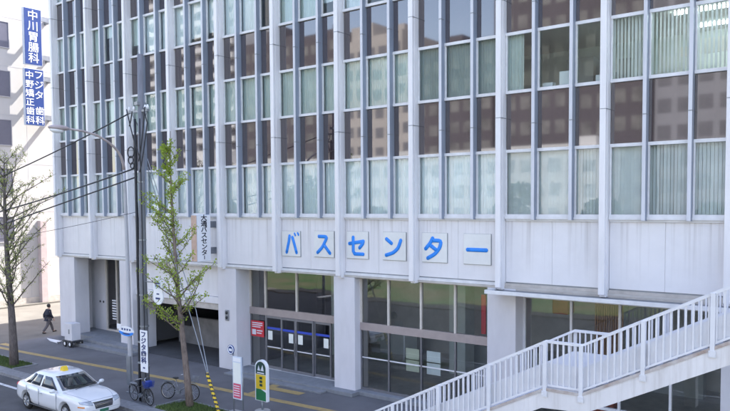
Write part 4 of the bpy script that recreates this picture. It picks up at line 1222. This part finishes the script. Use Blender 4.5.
# ================================================================== BICYCLES
def make_bike(label, loc, rz, framem, basketm, lean=.0):
    T = thing('bicycle', label, 'bicycle', loc, rz, 'bicycles by the utility pole')
    T.rotation_euler = (lean, 0, rz)
    for x in (-.54, .54):
        wl = MB().torus((x, 0, .33), .30, .020, 'y', 30, 6).build('wheel', 'tyre', T, smooth=True, base=(0, 0, 0))
        b = MB(); b.torus((x, 0, .33), .275, .010, 'y', 30, 5)
        for q in range(12):
            a = q*math.pi/6; b.tube([(x, .02 if q % 2 else -.02, .33), (x+.275*math.cos(a), 0, .33+.275*math.sin(a))], .0028, 4)
        b.tube([(x, -.05, .33), (x, .05, .33)], .022, 8)
        b.build('rim', 'rim', wl, base=(0, 0, 0))
        fd = MB(); fd.tube([(x+.345*math.cos(R(d)), 0, .33+.345*math.sin(R(d))) for d in (range(20, 165, 10) if x < 0 else range(30, 150, 10))], .014, 5)
        fd.build('mudguard', framem, T, smooth=True, base=(0, 0, 0))
    b = MB(); bbk = (-.06, 0, .30); seat = (-.20, 0, .78); head = (.36, 0, .80)
    b.tube([bbk, seat], .016, 8); b.tube([bbk, (.38, 0, .66)], .018, 8); b.tube([(-.15, 0, .62), (.36, 0, .76)], .014, 8)
    b.tube([(.40, 0, .60), head], .020, 8)
    for s in (-.06, .06):
        b.tube([bbk, (-.54, s, .33)], .010, 6); b.tube([(-.18, 0, .70), (-.54, s, .33)], .009, 6); b.tube([(.41, s*.6, .60), (.54, s, .33)], .011, 6)
    b.build('frame', framem, T, smooth=True, base=(0, 0, 0))
    MB().tube([(.36, 0, .80), (.33, 0, 1.0), (.30, .15, 1.04), (.18, .28, 1.02)], .011, 6).tube([(.33, 0, 1.0), (.30, -.15, 1.04), (.18, -.28, 1.02)], .011, 6).build('handlebar', 'chrome', T, smooth=True, base=(0, 0, 0))
    b = MB(); b.ball((-.22, 0, .84), .12, (1.15, .75, .38), 12, 6); b.tube([(-.20, 0, .76), (-.21, 0, .82)], .013, 6); b.build('saddle', 'black_metal', T, smooth=True, base=(0, 0, 0))
    b = MB()
    for q in range(5):
        z = .72+q*.055; hx, hy = .12+q*.008, .14+q*.01
        b.tube([(.58-hx, -hy, z), (.58+hx, -hy, z), (.58+hx, hy, z), (.58-hx, hy, z), (.58-hx, -hy, z)], .006, 4)
    for q in range(9):
        t_ = q/8; 
        for s in (-1, 1):
            b.tube([(.46+.24*t_, s*.14, .72), (.43+.30*t_, s*.18, .94)], .004, 4); 
        b.tube([(.70, -.14+.28*t_, .72), (.73, -.18+.36*t_, .94)], .004, 4)
    b.build('basket', basketm, T, base=(0, 0, 0))
    b = MB(); b.box(-.72, -.30, -.07, .07, .70, .715); b.tube([(-.54, .07, .33), (-.6, .07, .70)], .007, 5); b.tube([(-.54, -.07, .33), (-.6, -.07, .70)], .007, 5); b.build('carrier', 'grey_metal', T, base=(0, 0, 0))
    b = MB(); b.tube([(-.06, -.06, .30), (-.06, .06, .30)], .08, 14); b.tube([(-.06, .07, .30), (.06, .09, .18)], .009, 5); b.tube([(-.06, -.07, .30), (-.18, -.09, .42)], .009, 5); b.box(.02, .1, .06, .15, .17, .19); b.box(-.22, -.14, -.15, -.06, .41, .43); b.build('crank', 'grey_metal', T, base=(0, 0, 0))
    return T
make_bike('dark bicycle with blue front basket leaning at the foot of the utility pole', (15.95, -5.50, 0), R(-4), 'black_metal', 'bike_blue', R(4))
make_bike('silver grey bicycle standing between the utility pole and the ginkgo tree', (16.75, -4.35, 0), R(20), 'bike_grey', 'bike_grey', R(-5))
b = MB(); b.box(16.42, 16.63, -5.69, -5.50, .74, .97, bev=.03)
tag(b.build('bag', 'bike_blue'), 'blue bag sitting in the front basket of the dark bicycle', 'bag')

# ================================================================== PERSON
def skin_mesh(name, verts, edges, radii, m, parent, sub=2, root=0):
    me = bpy.data.meshes.new(name); me.from_pydata([tuple(v) for v in verts], edges, [])
    o = bpy.data.objects.new(name, me); COL.objects.link(o)
    sk = o.modifiers.new('skin', 'SKIN'); sk.use_smooth_shade = True
    for i, v in enumerate(o.data.skin_vertices[0].data):
        r_ = radii[i]; v.radius = r_ if isinstance(r_, tuple) else (r_, r_); v.use_root = (i == root)
    ss = o.modifiers.new('sub', 'SUBSURF'); ss.levels = sub; ss.render_levels = sub
    o.parent = parent
    bpy.context.view_layer.update(); eval_apply(o)
    o.data.materials.clear(); o.data.materials.append(MATS[m])
    for p in o.data.polygons: p.use_smooth = True; p.material_index = 0
    return o
def make_person(loc, rz):
    T = thing('person', 'person in dark jacket and grey trousers walking past the corner pillar', 'person', loc, rz)
    # local +x is the walking direction
    V, E, Rr = [], [], []
    def add(p, r_, par=None):
        V.append(p); Rr.append(r_)
        if par is not None: E.append((par, len(V)-1))
        return len(V)-1
    pel = add((0, 0, .90), .11)
    sp1 = add((.01, 0, 1.08), .125, pel); sp2 = add((.03, 0, 1.28), (.15, .12), sp1); nk = add((.05, 0, 1.44), .062, sp2); hd0 = add((.075, 0, 1.53), .075, nk); hd1 = add((.09, 0, 1.62), .088, hd0); hd2 = add((.085, 0, 1.68), .065, hd1)
    nose = add((.185, 0, 1.585), .014, hd1)
    for s in (1, -1):
        add((.085, s*.095, 1.585), .014, hd1)
    joints = {}
    for s, foot in ((1, (.40, .10)), (-1, (-.40, .13))):
        hip = add((0, s*.09, .86), .085, pel)
        if s > 0: kn = add((.24, s*.10, .49), .062, hip); an = add((.36, s*.10, .09), .042, kn); to = add((.56, s*.11, .045), .036, an)
        else: kn = add((-.10, s*.10, .48), .062, hip); an = add((-.40, s*.10, .12), .042, kn); to = add((-.24, s*.11, .04), .036, an)
        joints[s] = (hip, kn, an, to)
    for s in (1, -1):
        sh = add((.03, s*.175, 1.36), .058, sp2)
        el = add((-.03+(-s)*.10, s*.22, 1.08), .045, sh); wr = add((.05+(-s)*.17, s*.21, .86), .030, el)
        pa = add((.07+(-s)*.18, s*.205, .79), .032, wr)
        for q in range(4):
            f0 = add((.10+(-s)*.18-q*.018, s*.20, .735), .0095, pa); f1 = add((.11+(-s)*.18-q*.018, s*.19, .70-.008*(q in (1, 2))), .0085, f0)
        th = add((.115+(-s)*.18, s*.185, .775), .010, pa); add((.13+(-s)*.18, s*.175, .74), .009, th)
    skin_mesh('body', V, E, Rr, 'skin', T)
    # jacket
    V2 = [(0, 0, .74), (0, 0, .92), (.01, 0, 1.08), (.03, 0, 1.28), (.045, 0, 1.42)]; E2 = [(0, 1), (1, 2), (2, 3), (3, 4)]; R2 = [(.215, .19), (.195, .17), (.17, .155), (.185, .15), (.085, .085)]
    for s in (1, -1):
        i0 = len(V2); V2 += [(.03, s*.185, 1.36), (-.03+(-s)*.10, s*.225, 1.08), (.045+(-s)*.165, s*.215, .88)]; R2 += [.075, .063, .05]; E2 += [(3, i0), (i0, i0+1), (i0+1, i0+2)]
    skin_mesh('jacket', V2, E2, R2, 'jacket', T, root=1)
    V3 = [(0, 0, .92)]; E3 = []; R3 = [(.165, .145)]
    for s in (1, -1):
        ks = [V[j] for j in joints[s][:3]]; i0 = len(V3)
        V3 += [ks[0], ks[1], (ks[2][0], ks[2][1], ks[2][2]-.01)]; R3 += [.12, .088, .074]; E3 += [(0, i0), (i0, i0+1), (i0+1, i0+2)]
    skin_mesh('trousers', V3, E3, R3, 'trousers', T)
    for s in (1, -1):
        a, to = V[joints[s][2]], V[joints[s][3]]
        skin_mesh('shoe', [(a[0]-.05, a[1], a[2]-.045), ((a[0]+to[0])/2, to[1], to[2]+.012), (to[0]+.04, to[1], to[2])], [(0, 1), (1, 2)], [.05, .052, .038], 'shoe', T)
    b = MB(); b.ball((.066, 0, 1.63), .118, (1.0, .92, 1.0), 16, 12)
    bmesh.ops.delete(b.bm, geom=[v for v in b.bm.verts if (v.co.x > .13 and v.co.z < 1.67) or v.co.z < 1.535], context='VERTS')
    b.build('hair', 'hair', T, smooth=True, base=(0, 0, 0))
    b = MB()
    for s in (1, -1): b.ball((.163, s*.032, 1.615), .011)
    b.box(.168, .178, -.022, .022, 1.545, 1.552); b.build('face_features', 'hair', T, base=(0, 0, 0))
    return T
make_person((-1.72, .40, .0), R(92))

# ================================================================== PLACE BEHIND THE CAMERA (mirrored in the glass)
def opp(x0, x1, y, h, wallm, label, floors, balcony=False, depth=16):
    t = thing('opposite_building', label, 'building', ((x0+x1)/2, y, 0), 0, 'buildings across the park')
    b = MB(); b.box(x0, x1, y-depth, y, 0, h); b.build('wall', wallm, t)
    fh = (h-2)/floors
    b = MB(); n = max(3, int((x1-x0)/2.6)); bw = (x1-x0)/n
    for k in range(floors):
        for q in range(n): b.box(x0+q*bw+.45, x0+(q+1)*bw-.45, y+.02, y+.05, 1.6+k*fh, 1.6+k*fh+fh*.52)
    b.build('window', 'opp_pale' if wallm == 'opp_brown' else 'opp_shade' if h < 20 else 'opp_dark' if balcony else 'opp_glass', t)
    b = MB()
    if balcony:
        for k in range(floors): b.box(x0-.1, x1+.1, y+.06, y+1.3, .4+k*fh, .4+k*fh+1.15)
        b.build('balcony', 'opp_white', t)
    else:
        b.box(x0+3, x0+min(9, x1-x0-1), y-8, y-2, h+.01, h+3.2); b.box(x1-4, x1-1.5, y-6, y-3, h+.01, h+1.8); b.build('roof_plant', wallm, t)
opp(-118, -85, -90, 95, 'opp_white', 'white high rise with stacked balconies mirrored in the upper left windows', 30, True)
opp(-88, 4, -77, 16, 'opp_white', 'unseen low pale block added across the park to brighten the window reflections', 4, depth=8)  # added out of view so the lowest window row mirrors something bright
opp(-190, -124, -92, 13, 'opp_grey', 'low grey block mirrored left of the balcony tower', 3)
opp(-84, -56, -92, 44, 'opp_brown', 'dark brown block mirrored right of the balcony tower', 11)
opp(-55, -38, -90, 40, 'opp_cream', 'cream office block with roof plant mirrored in the spandrels', 10)
opp(-37, -21, -92, 36, 'opp_brown', 'brown office block with low roofline mirrored in the spandrels', 9)
opp(-20, 6, -91, 54, 'opp_brown', 'tall brown block with pale windows mirrored at right', 12)
opp(7, 30, -92, 46, 'opp_grey', 'grey block mirrored at the right edge', 11)
opp(32, 60, -92, 44, 'opp_cream', 'cream block straight behind the footbridge', 12)
rg = random.Random(77)
def park_tree(x, y, h):
    t = thing('park_tree', 'dense green park tree behind the camera', 'tree', (x, y, 0), 0, 'park trees on the lawn')
    MB().tube([(x, y, 0), (x, y, h*.55)], [.28, .12], 8).build('trunk', 'bark_grey', t)
    b = MB()
    for q in range(1500):
        a = rg.uniform(0, 6.28); el = rg.uniform(-1, 1); rr = rg.uniform(.4, 1)**.5
        c = Vector((x+math.cos(a)*rr*h*.3*math.sqrt(1-el*el), y+math.sin(a)*rr*h*.3*math.sqrt(1-el*el), h*.64+el*rr*h*.36))
        nrm = Vector((rg.gauss(0, 1), rg.gauss(0, 1), rg.gauss(0, 1))).normalized(); o_ = nrm.orthogonal().normalized(); w_ = nrm.cross(o_); s = rg.uniform(.15, .35)
        b.bm.faces.new([b.bm.verts.new(v) for v in (c+o_*s, c+w_*s, c-o_*s, c-w_*s)])
    b.build('crown', 'leaf_dark', t)
for x in (-60, -44, -31, -19, -4, 9, 22, 41): park_tree(x+rg.uniform(-3, 3), -62+rg.uniform(-6, 6), rg.uniform(7, 12))
